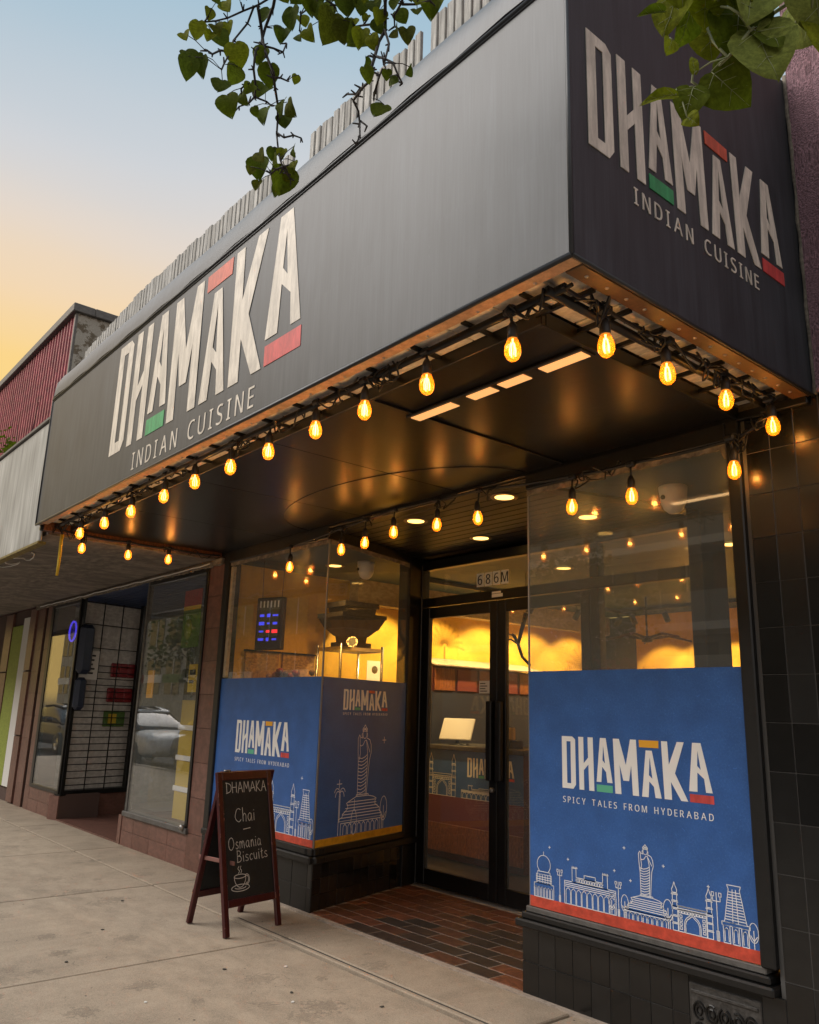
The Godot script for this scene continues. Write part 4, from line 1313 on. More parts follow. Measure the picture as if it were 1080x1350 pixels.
	put(gp, "patch", boxm(Vector3(0.12, 0.12, 0.002)), M.yellow, Transform3D(bar.basis, bar * Vector3(0.64, 1.2, -0.028)))
	var note := thing("paper_sign", "white paper notice with printed lines taped to the security bars", "notice", bar * Vector3(0.14, 1.8, 0.03))
	put(note, "sheet", boxm(Vector3(0.26, 0.36, 0.003)), M.paper, Transform3D(bar.basis, bar * Vector3(0.18, 1.86, 0.025)))
	for k in 5:
		put(note, "print_line", boxm(Vector3(0.16 - 0.03 * (k % 3), 0.022, 0.001)), M.ink, Transform3D(bar.basis, bar * Vector3(0.18, 1.98 - k * 0.055, 0.0275)))
	var neon := thing("neon_ring", "round violet neon ring sign glowing in the far window", "neon sign", Vector3(-8.0, 2.3, -0.1))
	var ring := []
	for i in 25:
		ring.append(Vector3(-8.0 + cos(TAU * i / 24.0) * 0.13, 2.31 + sin(TAU * i / 24.0) * 0.13, -0.1))
	put(neon, "tube", tubem(ring, 0.012), M.violet)
	put(neon, "backing", lathem([Vector2(0, 0), Vector2(0.19, 0), Vector2(0.19, 0.01), Vector2(0, 0.01)], 24), M.black_metal, Transform3D(Basis(Vector3.RIGHT, PI / 2), Vector3(-8.0, 2.31, -0.13)))
	var ph := thing("wall_speaker", "dark blue rounded speaker column beside the security bars", "speaker", Vector3(-7.42, 1.4, 0.05))
	put(ph, "body", boxm(Vector3(0.2, 0.62, 0.12), 0.05), M.navy_paint, Transform3D(bar.basis, bar * Vector3(0.06, 2.05, 0.09)))
	put(ph, "lower_body", boxm(Vector3(0.15, 0.4, 0.1), 0.04), M.navy_paint, Transform3D(bar.basis, bar * Vector3(0.05, 1.5, 0.09)))
	# posters and stock in the near window
	var po := thing("hanging_poster", "green poster with red and yellow heading hung in grocery window", "poster", Vector3(-4.3, 1.9, -0.1))
	bx(po, "sheet", Vector3(-4.52, 1.95, -0.06), Vector3(-4.14, 2.36, -0.055), M.poster_green)
	bx(po, "heading", Vector3(-4.52, 2.36, -0.06), Vector3(-4.14, 2.52, -0.054), M.packet)
	bx(po, "heading_band", Vector3(-4.52, 2.32, -0.0548), Vector3(-4.14, 2.36, -0.053), M.yellow)
	put(po, "fruit", lathem([Vector2(0, 0), Vector2(0.08, 0.0), Vector2(0.08, 0.003), Vector2(0, 0.003)], 18), M.lime, Transform3D(Basis(Vector3.RIGHT, PI / 2) * Basis.from_scale(Vector3(1, 1, 1.3)), Vector3(-4.38, 2.13, -0.053)))
	var sm := thing("yellow_sticker", "small yellow price poster stuck inside the grocery window", "poster", Vector3(-4.1, 1.6, -0.02))
	bx(sm, "sheet", Vector3(-4.20, 1.52, -0.02), Vector3(-4.02, 1.78, -0.017), M.yellow)
	bx(sm, "print_line", Vector3(-4.18, 1.68, -0.0168), Vector3(-4.05, 1.73, -0.016), M.ink)
	bx(sm, "print_line", Vector3(-4.18, 1.60, -0.0168), Vector3(-4.08, 1.63, -0.016), M.ink)
	var os := thing("orange_sticker", "narrow orange poster stuck inside the grocery window", "poster", Vector3(-5.1, 1.6, -0.02))
	bx(os, "sheet", Vector3(-5.16, 1.46, -0.02), Vector3(-5.0, 1.74, -0.017), M.amber)
	var st := thing("yellow_display_stand", "tall yellow cardboard display stand in grocery window", "display stand", Vector3(-4.75, 0.25, -0.5))
	bx(st, "body", Vector3(-5.0, 0.25, -0.65), Vector3(-4.55, 1.45, -0.35), M.yellow, 0.004)
	bx(st, "header_card", Vector3(-4.98, 1.45, -0.5), Vector3(-4.57, 1.62, -0.49), M.packet)
	for k in 3:
		bx(st, "shelf_edge", Vector3(-5.01, 0.55 + k * 0.3, -0.349), Vector3(-4.54, 0.6 + k * 0.3, -0.335), M.print_white, 0.003)
	for k in 3:
		var c := thing("stock_carton", ["pale blue carton at the bottom of the grocery window stack", "white carton in the middle of the grocery window stack", "pale blue carton on top of the grocery window stack"][k], "carton", Vector3(-4.25, 0.25 + k * 0.27, -0.4))
		bx(c, "box", Vector3(-4.45, 0.252 + k * 0.27, -0.6), Vector3(-4.1, 0.518 + k * 0.27, -0.3), [M.pale_blue, M.paper, M.pale_blue][k], 0.006)
		bx(c, "print_band", Vector3(-4.43, 0.33 + k * 0.27, -0.2995), Vector3(-4.12, 0.41 + k * 0.27, -0.298), [M.teal, M.pale_blue, M.paper][k])
	for k in 3:
		var s := thing("stock_shelf", ["lower", "middle", "upper"][k] + " grocery shelf of assorted packets along the back wall", "shelf", Vector3(-5.5, 0.6 + k * 0.6, -3.8))
		bx(s, "shelf", Vector3(-8.0, 0.6 + k * 0.6, -4.09), Vector3(-3.8, 0.63 + k * 0.6, -3.7), M.white_plastic, 0.004)
		var x := -7.95
		while x < -3.95:
			var ww := rng.randf_range(0.12, 0.3)
			bx(s, "packet", Vector3(x, 0.632 + k * 0.6, -3.95), Vector3(x + ww - 0.02, 0.632 + k * 0.6 + rng.randf_range(0.2, 0.45), -3.74), [M.packet, M.yellow, M.pale_blue, M.poster_green, M.paper, M.amber][rng.randi() % 6], 0.01)
			x += ww
	var tl := thing("ceiling_tube", "white fluorescent tube under the grocery ceiling", "lamp", Vector3(-5.5, 2.6, -2.4))
	bx(tl, "housing", Vector3(-6.6, 2.64, -2.48), Vector3(-4.2, 2.70, -2.32), M.white_plastic, 0.006)
	bx(tl, "tube", Vector3(-6.55, 2.61, -2.43), Vector3(-4.25, 2.639, -2.37), M.white_glow, 0.006)
	var al := AreaLight3D.new()
	al.name = "ceiling_tube_light"
	add_child(al)
	al.look_at_from_position(Vector3(-5.4, 2.6, -2.4), Vector3(-5.4, 0, -2.4), Vector3.RIGHT)
	al.area_size = Vector2(0.06, 2.3)
	al.light_energy = 0.45
	al.light_color = Color(1.0, 0.95, 0.88)
	al.shadow_enabled = true
	# canopy over the grocery
	var C := thing("grocery_canopy", "plain off-white boxed canopy over the grocery with a beige underside", "canopy", Vector3(-8.0, 2.7, 0.8))
	bx(C, "fascia", Vector3(-15.0, 2.675, 1.585), Vector3(XAL - 0.05, 3.765, 1.61), M.white_canopy, 0.01)
	bx(C, "fascia_cap", Vector3(-15.0, 3.766, 1.50), Vector3(XAL - 0.05, 3.80, 1.63), M.coping, 0.006)
	bx(C, "roof", Vector3(-15.0, 3.60, 0.0), Vector3(XAL - 0.05, 3.64, 1.58), M.coping)
	bx(C, "soffit", Vector3(-15.0, 2.735, 0.01), Vector3(XAL - 0.01, 2.765, 1.56), M.beige)
	bx(C, "drip_edge", Vector3(-15.0, 2.655, 1.55), Vector3(XAL - 0.05, 2.68, 1.618), M.yellow_rust, 0.004)
	var putty_poly := PackedVector2Array([Vector2(-9.3, 2.74), Vector2(-3.6, 2.74)])
	for i in 150:
		putty_poly.append(Vector2(lerpf(-3.6, -9.3, i / 149.0), 2.69 - rng.randf_range(0.0, 0.018)))
	put(C, "plaster_strip", prismm(putty_poly, 0.03), M.plaster, at(0, 0, 0.012))
	for k in 2:
		var wire := []
		for i in 30:
			wire.append(Vector3(-9.0 + i * 0.18, 2.715 - k * 0.02 + rng.randf_range(-0.006, 0.006), 0.05 + k * 0.02))
		put(C, "cable", tubem(wire, 0.007, -1, 5), M.paper if k else M.beige)
	var loop := []
	for i in 24:
		loop.append(Vector3(-5.9 + i * 0.05 + 0.12 * sin(i * 0.9), 2.725 - 0.02 * absf(sin(i * 0.7)), 1.42 + 0.08 * sin(i * 0.55)))
	put(C, "cable", tubem(loop, 0.006, -1, 5), M.paper)
	# further shop: green and white poster bay
	var P := thing("far_shop_front", "narrow shopfront bay with green and white hoarding past the grocery", "building", Vector3(-11.0, 0, 0))
	bx(P, "wall", Vector3(-15.0, 0.0, -0.3), Vector3(-9.29, 2.73, -0.02), M.brown_grout)
	bx(P, "hoarding", Vector3(-10.5, 0.2, -0.018), Vector3(-9.95, 2.5, 0.01), M.lime, 0.003)
	bx(P, "white_panel", Vector3(-9.93, 0.2, -0.018), Vector3(-9.62, 2.6, 0.012), M.paper, 0.003)
	for k in 3:
		bx(P, "pier_tile", Vector3(-10.9, 0.02 + k * 0.9, -0.018), Vector3(-10.52, 0.9 + k * 0.9, 0.02), M.brown_tile[k], 0.003)
		bx(P, "pier_tile", Vector3(-9.6, 0.02 + k * 0.9, -0.018), Vector3(-9.32, 0.9 + k * 0.9, 0.02), M.brown_tile[k + 1], 0.003)
	# red clad upper storey
	var R := thing("red_clad_building", "building with a red ribbed metal upper storey and a peeling side wall", "building", Vector3(-12.5, 2.8, -1.0))
	bx(R, "cladding_sheet", Vector3(-17.0, 2.8, -0.3), Vector3(-9.44, 7.46, -0.02), M.red_metal)
	var x := -9.50
	while x > -17.0:
		var rib := PackedVector2Array([Vector2(-0.045, -0.002), Vector2(-0.025, 0.04), Vector2(0.025, 0.04), Vector2(0.045, -0.002)])
		if not cache.has("rib"):
			cache["rib"] = prismm(rib, 4.2)
		put(R, "rib", cache["rib"], M.red_metal, Transform3D(Basis(Vector3(1, 0, 0), Vector3(0, 0, 1), Vector3(0, -1, 0)), Vector3(x, 7.45, -0.02)))
		x -= 0.155
	bx(R, "side_wall", Vector3(-9.44, 2.8, -4.0), Vector3(-9.40, 7.46, 0.0), M.peeling)
	bx(R, "corner_trim", Vector3(-9.46, 2.8, -0.01), Vector3(-9.395, 7.458, 0.03), M.coping, 0.004)
	bx(R, "coping", Vector3(-17.0, 7.461, -0.25), Vector3(-9.34, 7.60, 0.09), M.coping, 0.01)
	bx(R, "coping", Vector3(-9.56, 7.462, -4.0), Vector3(-9.335, 7.602, -0.251), M.coping, 0.01)
	# purple stucco neighbour
	var V := thing("stucco_building", "mauve rough stucco wall rising beside the awning's lettered end", "building", Vector3(3.5, 2.8, -1.0))
	bx(V, "wall", Vector3(XA + 0.021, 2.802, -3.0), Vector3(1.965, 7.5, 0.025), M.stucco)
	bx(V, "buttress", Vector3(1.966, 2.802, -3.0), Vector3(6.0, 7.5, 0.085), M.stucco)
	bx(V, "ground_floor", Vector3(3.201, 0.0, -3.0), Vector3(6.0, 2.80, 0.02), M.stucco)
	# shrub on the canopy roof
	var S := thing("roof_shrub", "wispy green shrub growing on the canopy roof before the red cladding", "shrub", Vector3(-9.6, 3.64, 0.5))
	var stx := new_st()
	for k in 9:
		stx.set_smooth_group(0)
		st_tube(stx, curve(Vector3(-9.7 + k * 0.03, 3.6, 0.5), Vector3(-10.6 + k * 0.22, 5.0 + rng.randf_range(-0.2, 0.7), 0.45 + rng.randf_range(-0.1, 0.1)), -0.2, 6), 0.012, 0.004, 5)
	put(S, "stems", stx.commit(), M.bark)
	var mm := MultiMesh.new()
	mm.transform_format = MultiMesh.TRANSFORM_3D
	mm.mesh = leaf_mesh(0.25, 0.1)
	mm.instance_count = 420
	for i in 420:
		var p := Vector3(-10.6 + rng.randf() * 1.75, 0, 0.5 + rng.randfn() * 0.12)
		p.y = lerpf(3.9, 5.55 - absf(p.x + 10.3) * 0.75, sqrt(rng.randf())) + rng.randfn() * 0.06
		mm.set_instance_transform(i, Transform3D(Basis.from_euler(Vector3(rng.randf() * TAU, rng.randf() * TAU, rng.randf() * TAU)).scaled(Vector3.ONE * rng.randf_range(0.05, 0.09)), p - S.position))
	var mi := MultiMeshInstance3D.new()
	mi.name = "foliage"
	mi.multimesh = mm
	mi.material_override = M.leaf[1]
	mi.set_meta("kind", "stuff")
	S.add_child(mi)

# ---------- across the street: what the panes mirror ----------
func car(label: String, x: float, z: float, paint: Material, turn := 0.0):
	var T := thing("parked_car", label, "car", Vector3(x, -0.16, z), "cars parked along the kerb")
	var base := at(x, -0.16, z, turn)
	var loft := func(stations: Array, sharp: float) -> ArrayMesh:
		var st := new_st()
		st.set_smooth_group(0)
		var rings := []
		for s in stations:
			var ring := []
			for i in 20:
				var a := TAU * i / 20.0
				var cx := signf(cos(a)) * pow(absf(cos(a)), sharp)
				var cy := signf(sin(a)) * pow(absf(sin(a)), sharp)
				var hw: float = lerpf(s[3], s[4], cy * 0.5 + 0.5)
				ring.append(Vector3(s[0], lerpf(s[1], s[2], cy * 0.5 + 0.5), cx * hw))
			rings.append(ring)
		for i in rings.size() - 1:
			var m := Vector3((stations[i][0] + stations[i + 1][0]) * 0.5, (stations[i][1] + stations[i][2]) * 0.5, 0)
			for k in 20:
				quad_out(st, rings[i][k], rings[i][(k + 1) % 20], rings[i + 1][(k + 1) % 20], rings[i + 1][k], m)
		for e in [0, rings.size() - 1]:
			var c := Vector3(stations[e][0], (stations[e][1] + stations[e][2]) * 0.5, 0)
			for k in 20:
				tri_out(st, c, rings[e][k], rings[e][(k + 1) % 20], c * 0.9)
		return smoothed(st)
	if not cache.has("car_body"):
		cache["car_body"] = loft.call([[-2.2, 0.38, 0.72, 0.70, 0.66], [-2.1, 0.30, 0.86, 0.82, 0.76], [-1.5, 0.24, 0.95, 0.88, 0.82], [-0.6, 0.22, 0.97, 0.9, 0.84], [0.8, 0.22, 0.95, 0.9, 0.84], [1.3, 0.24, 0.92, 0.88, 0.8], [1.9, 0.28, 0.84, 0.85, 0.72], [2.2, 0.34, 0.70, 0.74, 0.62]], 0.45)
		cache["car_cabin"] = loft.call([[-2.0, 0.88, 0.93, 0.72, 0.68], [-1.6, 0.88, 1.25, 0.80, 0.62], [-1.2, 0.88, 1.43, 0.80, 0.60], [-0.3, 0.88, 1.47, 0.80, 0.60], [0.35, 0.88, 1.38, 0.80, 0.60], [0.9, 0.88, 1.10, 0.79, 0.64], [1.25, 0.88, 0.93, 0.78, 0.7]], 0.5)
		cache["car_roof"] = loft.call([[-1.5, 1.33, 1.36, 0.5, 0.48], [-1.2, 1.40, 1.455, 0.56, 0.52], [-0.3, 1.43, 1.495, 0.57, 0.54], [0.3, 1.36, 1.42, 0.55, 0.52], [0.4, 1.34, 1.37, 0.5, 0.48]], 0.4)
		cache["tyre"] = lathem([Vector2(0.2, -0.1), Vector2(0.3, -0.1), Vector2(0.32, -0.06), Vector2(0.32, 0.06), Vector2(0.3, 0.1), Vector2(0.2, 0.1)], 24)
		cache["rim"] = lathem([Vector2(0.0, 0.07), Vector2(0.06, 0.075), Vector2(0.16, 0.06), Vector2(0.2, 0.09), Vector2(0.205, 0.0)], 12, false)
	put(T, "body", cache["car_body"], paint, base)
	put(T, "windows", cache["car_cabin"], M.car_glass, base)
	put(T, "roof", cache["car_roof"], paint, base)
	for sx in [-1.35, 1.4]:
		for sz in [-1, 1]:
			var wt: Transform3D = base * Transform3D(Basis(Vector3.RIGHT, PI / 2 * sz), Vector3(sx, 0.32, sz * 0.80))
			var wh := put(T, "wheel", cache["tyre"], M.cord, wt)
			put(wh, "rim", cache["rim"], M.chrome, wt)
	for sz in [-1, 1]:
		put(T, "headlight", boxm(Vector3(0.12, 0.14, 0.34), 0.04), M.white_plastic, base * at(2.1, 0.66, sz * 0.52))
		put(T, "tail_light", boxm(Vector3(0.1, 0.16, 0.3), 0.03), M.packet, base * at(-2.12, 0.72, sz * 0.55))
		put(T, "mirror", boxm(Vector3(0.12, 0.13, 0.2), 0.04), paint, base * at(0.75, 1.0, sz * 0.96))

func opposite(label: String, x0: float, x1: float, wall: Material, storeys: int, h: float, bands: bool):
	var z := 18.0
	var T := thing("street_building", label, "building", Vector3((x0 + x1) * 0.5, 0, z), "buildings across the street")
	bx(T, "wall", Vector3(x0, 0, z), Vector3(x1, 1.5 + storeys * h + 0.8, z + 8.0), wall)
	bx(T, "cornice", Vector3(x0 - 0.05, 1.5 + storeys * h + 0.801, z - 0.2), Vector3(x1 + 0.05, 1.5 + storeys * h + 1.0, z + 8.0), M.paper)
	var bays := int((x1 - x0) / 2.6)
	var bw := (x1 - x0) / bays
	for s in storeys:
		var y := 1.65 + s * h
		for b in bays:
			var a := x0 + b * bw
			var w := bx(T, "window", Vector3(a + 0.3, y + 0.35, z - 0.04), Vector3(a + bw - 0.5, y + h - 0.45, z - 0.005), M.car_glass)
			bx(w, "mullion", Vector3(a + bw * 0.5 - 0.05, y + 0.35, z - 0.08), Vector3(a + bw * 0.5, y + h - 0.45, z - 0.041), M.paper)
			if bands and (b + s) % 3 == 0:
				bx(T, "brown_panel", Vector3(a + bw - 0.45, y + 0.3, z - 0.10), Vector3(a + bw + 0.25, y + h - 0.3, z - 0.004), M.wood)
			if bands and s > 0:
				bx(T, "balcony_panel", Vector3(a + 0.02, y, z - 1.25), Vector3(a + bw - 0.02, y + 0.85, z - 1.2), M.balcony)
		if bands and s > 0:
			bx(T, "balcony_slab", Vector3(x0, y - 0.22, z - 1.3), Vector3(x1, y - 0.001, z - 0.001), M.print_white)
	for b in bays:
		var a := x0 + b * bw
		bx(T, "shop_sign", Vector3(a + 0.1, 2.7, z - 0.12), Vector3(a + bw - 0.1, 3.2, z - 0.042), [M.packet, M.paper, M.poster_green, M.paper][(b + storeys) % 4])

func street_tree(label: String, x: float, z: float, h: float, r: float, seed_: int):
	var T := thing("street_tree", label, "tree", Vector3(x, -0.01, z), "trees across the street")
	var g := RandomNumberGenerator.new()
	g.seed = seed_
	put(T, "trunk", tubem([Vector3(x, 0, z), Vector3(x + 0.08, h * 0.25, z), Vector3(x, h * 0.5, z + 0.1), Vector3(x, h * 0.8, z)], 0.14, 0.05), M.bark)
	for k in 7:
		var a := g.randf() * TAU
		put(T, "limb", tubem(curve(Vector3(x, h * 0.42 + k * 0.1, z), Vector3(x + cos(a) * r * 0.8, h * (0.6 + k * 0.04), z + sin(a) * r * 0.8), -0.1, 4), 0.05, 0.015, 5), M.bark)
	var mm := MultiMesh.new()
	mm.transform_format = MultiMesh.TRANSFORM_3D
	mm.mesh = leaf_mesh(0.25, 0.1)
	var n := 2600
	mm.instance_count = n
	var clumps := []
	for k in 22:
		clumps.append(Vector3(g.randfn() * r * 0.5, h * 0.72 + g.randfn() * r * 0.42, g.randfn() * r * 0.5))
	for i in n:
		var c: Vector3 = clumps[g.randi() % 22]
		var p := c + Vector3(g.randfn(), g.randfn(), g.randfn()) * r * 0.19
		mm.set_instance_transform(i, Transform3D(Basis.from_euler(Vector3(g.randf() * TAU, g.randf() * TAU, g.randf() * TAU)).scaled(Vector3.ONE * g.randf_range(0.12, 0.2)), p))
	var mi := MultiMeshInstance3D.new()
	mi.name = "crown"
	mi.multimesh = mm
	mi.material_override = M.leaf[0]
	mi.set_meta("kind", "stuff")
	T.add_child(mi)

func build_street():
	opposite("white-banded apartment block with balconies across the street", -24.0, 10.0, M.grey_wall, 4, 2.35, true)
	opposite("low red brick shop block across the street", -40.0, -24.2, M.brick_far, 2, 2.9, false)
	opposite("tall pale plastered block across the street", -66.0, -40.2, M.white_canopy, 3, 2.9, false)
	car("silver car parked by the kerb nearest the tree", -7.4, 5.75, M.car_silver)
	car("dark grey car parked second from the street tree", -13.2, 5.75, M.car_dark)
	car("white car parked third from the street tree", -18.8, 5.75, M.car_white)
	car("black car parked fourth from the street tree", -24.6, 5.75, M.car_dark)
	street_tree("leafy tree before the white-banded apartment block", -11.0, 14.4, 5.4, 1.7, 3)
	street_tree("leafy tree before the brick shop block", -33.0, 14.4, 5.8, 1.9, 4)

# ---------- inside the restaurant ----------
func spot(p: Vector3, target: Vector3, energy: float, angle: float, c := Color(1.0, 0.84, 0.55), size := 0.03):
	var l := SpotLight3D.new()
	l.name = numbered(self, "spot_beam")
	add_child(l)
	l.look_at_from_position(p, target, Vector3.UP if absf((target - p).normalized().y) < 0.99 else Vector3.RIGHT)
	l.light_energy = energy
	l.light_color = c
	l.light_size = size
	l.spot_angle = angle
	l.spot_angle_attenuation = 0.35
	l.spot_range = 9.0
	l.spot_attenuation = 2.0
	l.shadow_enabled = true

func frond_palm(parent: Node, fr: Transform3D, s: float):
	var st := new_st()
	for k in 11:
		var a := lerpf(-1.25, 1.25, k / 10.0)
		for q in 9:
			var f := (q + 1) / 9.0
			var p := Vector2(sin(a) * f, cos(a) * f * 0.9 - f * f * absf(sin(a)) * 0.35) * s
			var t := Vector2(sin(a), cos(a)).rotated(-a * 0.3 * f)
			for sd in [-1, 1]:
				var tip := p + t.rotated(sd * 0.75) * s * 0.2 * (1.1 - f * 0.6)
				st_prism(st, PackedVector2Array([p, p + t * s * 0.045, tip]), 0.002, fr)
	st_prism(st, PackedVector2Array([Vector2(-0.03, 0) * s, Vector2(0.03, 0) * s, Vector2(0.05, -1.0) * s, Vector2(-0.05, -1.0) * s]), 0.002, fr)
	put(parent, "palm_motif", st.commit(), M.ochre_dark)

func build_room():
	var T := thing("dining_room", "ochre painted dining room lit by spotlights behind the glass doors", "room", Vector3(-1.0, 0, -3.5))
	bx(T, "floor", Vector3(-3.6, -0.05, -5.7), Vector3(1.8, 0.0, -1.36), M.dark_floor)
	bx(T, "side_wall", Vector3(-3.62, 0.0, -5.7), Vector3(-3.55, 2.70, -0.11), M.ochre)
	bx(T, "far_wall", Vector3(-3.0, 0.0, -5.7), Vector3(1.8, 2.70, -5.6), M.ochre)
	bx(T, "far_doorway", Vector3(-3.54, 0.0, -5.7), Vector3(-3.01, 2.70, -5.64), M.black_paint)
	bx(T, "side_wall", Vector3(1.72, 0.0, -5.6), Vector3(1.8, 2.70, -0.31), M.grey_wall)
	bx(T, "bulkhead", Vector3(-3.549, 2.46, -5.59), Vector3(-3.40, 2.70, -1.4), M.cream)
	bx(T, "ceiling", Vector3(-3.55, 2.70, -5.6), Vector3(1.72, 2.75, -1.40), M.navy)
	var up := Basis(Vector3.RIGHT, PI / 2)   # plan (x, z) laid flat
	put(T, "window_ceiling", prismm(PackedVector2Array([Vector2(-3.55, -0.102), Vector2(-1.92, -0.03), Vector2(-2.33, -1.395), Vector2(-3.55, -1.395)]), 0.02), M.navy, Transform3D(up, Vector3(0, 2.715, 0)))
	put(T, "window_ceiling", prismm(PackedVector2Array([Vector2(0.165, -0.03), Vector2(1.72, -0.102), Vector2(1.72, -1.395), Vector2(0.59, -1.395)]), 0.02), M.navy, Transform3D(up, Vector3(0, 2.715, 0)))
	bx(T, "window_floor", Vector3(-3.55, 0.30, -1.3), Vector3(-2.36, 0.335, -0.21), M.dark_floor)
	bx(T, "window_floor", Vector3(0.60, 0.30, -1.3), Vector3(1.72, 0.335, -0.21), M.dark_floor)
	frond_palm(T, Transform3D(Basis(Vector3(0, 0, -1), Vector3.UP, Vector3(1, 0, 0)), Vector3(-3.548, 2.12, -2.74)), 0.3)
	frond_palm(T, Transform3D(Basis(Vector3(0, 0, -1), Vector3.UP, Vector3(1, 0, 0)), Vector3(-3.548, 2.0, -5.2)), 0.36)
	frond_palm(T, at(-2.9, 1.75, -5.598), 0.3)
	# tracks with heads washing the walls
	var tr := thing("track_light", "black ceiling track with small spot heads along the ochre wall", "track light", Vector3(-2.8, 2.69, -3.4), "ceiling track lights")
	bx(tr, "rail", Vector3(-2.82, 2.655, -5.3), Vector3(-2.78, 2.695, -1.5), M.black_metal, 0.004)
	for z in [-1.75, -2.55, -3.35, -4.15, -4.95]:
		track_head(tr, Vector3(-2.8, 2.56, z), Vector3(-3.55, 1.5, z))
		spot(Vector3(-2.88, 2.50, z), Vector3(-3.55, 1.45, z), 0.8, 50.0)
	var tr2 := thing("track_light", "black ceiling track with small spot heads before the far wall", "track light", Vector3(-1.5, 2.69, -4.9), "ceiling track lights")
	bx(tr2, "rail", Vector3(-2.7, 2.655, -4.92), Vector3(1.2, 2.694, -4.88), M.black_metal, 0.004)
	for x in [-2.55, -2.1, -1.65, -0.9, -0.1]:
		track_head(tr2, Vector3(x, 2.56, -4.9), Vector3(x, 1.6, -5.6))
		spot(Vector3(x, 2.50, -5.02), Vector3(x, 1.5, -5.6), 0.6, 42.0)
	# downlights added for more general light in the displays and room
	for q in [Vector3(-2.9, 2.69, -0.75), Vector3(1.2, 2.69, -0.8), Vector3(-1.4, 2.69, -2.2), Vector3(0.2, 2.69, -2.2), Vector3(-0.6, 2.69, -3.4)]:
		downlight(T, q, 0.5 if q.x < -2.0 else 0.1)
	# white security domes
	for q in [[Vector3(0.75, 2.695, -0.55), "white dome security camera under the right window ceiling"], [Vector3(-2.55, 2.695, -0.85), "white dome security camera under the left window ceiling"]]:
		var c := thing("security_camera", q[1], "camera", q[0] + Vector3(0, -0.14, 0))
		put(c, "housing", lathem([Vector2(0.0, -0.155), Vector2(0.03, -0.152), Vector2(0.055, -0.13), Vector2(0.07, -0.09), Vector2(0.078, -0.03), Vector2(0.08, 0.0), Vector2(0, 0)], 20), M.white_plastic, Transform3D(Basis.IDENTITY, q[0]))
		put(c, "lens", lathem([Vector2(0, -0.012), Vector2(0.012, -0.008), Vector2(0.014, 0.004)], 10), M.cord, Transform3D(Basis(Vector3(1, 0, -0.2).normalized(), -1.2), q[0] + Vector3(-0.02, -0.07, 0.074)))
	# hanging lit panel in the left window
	var op := thing("lit_menu_panel", "dark hanging panel with blue and red lit bars in the window", "lit sign", Vector3(-3.05, 1.9, -0.22))
	var pf := Transform3D(Basis(Vector3.UP, 0.35), Vector3(-3.08, 2.12, -0.22))
	put(op, "panel", boxm(Vector3(0.30, 0.46, 0.05), 0.008), M.black_metal, pf)
	put(op, "heading", boxm(Vector3(0.26, 0.09, 0.004), 0.001), M.iron, pf * at(0, 0.17, 0.027))
	for k in 6:
		put(op, "heading_letter", boxm(Vector3(0.012, 0.06, 0.003)), M.print_white, pf * at(-0.1 + k * 0.04, 0.17, 0.0305, 0) )
	for r in 4:
		for k in 3:
			put(op, "lit_bar", boxm(Vector3([0.05, 0.03, 0.062, 0.04][(k * 3 + r * 2) % 4], [0.022, 0.03, 0.016][(k + r) % 3], 0.004), 0.002), M.red_led if r == 2 and k > 0 else M.blue_led, pf * at(-0.08 + k * 0.075, 0.07 - r * 0.07, 0.027))
	for sx in [-0.11, 0.11]:
		put(op, "wire", tubem([pf * Vector3(sx, 0.23, 0), pf * Vector3(sx * 1.1, 0.57, 0)], 0.003, -1, 5), M.cord)
	# wire rack and the tiered ornament on it
	var rk := thing("wire_rack", "chrome wire shelving rack inside the left window", "rack", Vector3(-3.1, 0.33, -1.1))
	for sx in [-3.3, -2.92]:
		for sz in [-0.88, -1.36]:
			put(rk, "post", tubem([Vector3(sx, 0.335, sz), Vector3(sx, 1.99, sz)], 0.014, -1, 8), M.chrome)
	for y in [0.6, 1.2, 1.6, 1.95]:
		var st := new_st()
		st_box(st, at(-3.11, y, -0.88), Vector3(0.38, 0.03, 0.012))
		st_box(st, at(-3.11, y, -1.36), Vector3(0.38, 0.03, 0.012))
		st_box(st, at(-3.3, y, -1.12), Vector3(0.012, 0.03, 0.48))
		st_box(st, at(-2.92, y, -1.12), Vector3(0.012, 0.03, 0.48))
		for k in 12:
			st_box(st, at(-3.28 + k * 0.031, y, -1.12), Vector3(0.005, 0.005, 0.48))
		put(rk, "shelf", st.commit(), M.chrome)
	var orn := thing("tiered_ornament", "dark grey carved ornament of flaring square tiers on the wire rack", "ornament", Vector3(-3.1, 1.97, -1.1))
	var y := 1.968
	for q in [[0.30, 0.30, 0.05], [0.22, 0.24, 0.06], [0.26, 0.38, 0.06], [0.40, 0.50, 0.10], [0.52, 0.52, 0.04], [0.34, 0.36, 0.06], [0.40, 0.40, 0.05]]:
		var st := new_st()
		var a: float = q[0] * 0.5
		var b: float = q[1] * 0.5
		var h: float = q[2]
		var c := Vector3(0, h * 0.5, 0)
		var v := []
		for s in [[a, 0.0], [b, h]]:
			v.append([Vector3(-s[0] * 0.8, s[1], -s[0]), Vector3(s[0] * 0.8, s[1], -s[0]), Vector3(s[0] * 0.8, s[1], s[0]), Vector3(-s[0] * 0.8, s[1], s[0])])
		for k in 4:
			quad_out(st, v[0][k], v[0][(k + 1) % 4], v[1][(k + 1) % 4], v[1][k], c)
		quad_out(st, v[0][0], v[0][1], v[0][2], v[0][3], c)
		quad_out(st, v[1][0], v[1][1], v[1][2], v[1][3], c)
		put(orn, "tier", st.commit(), M.iron, at(-3.1, y, -1.12))
		y += h + 0.001
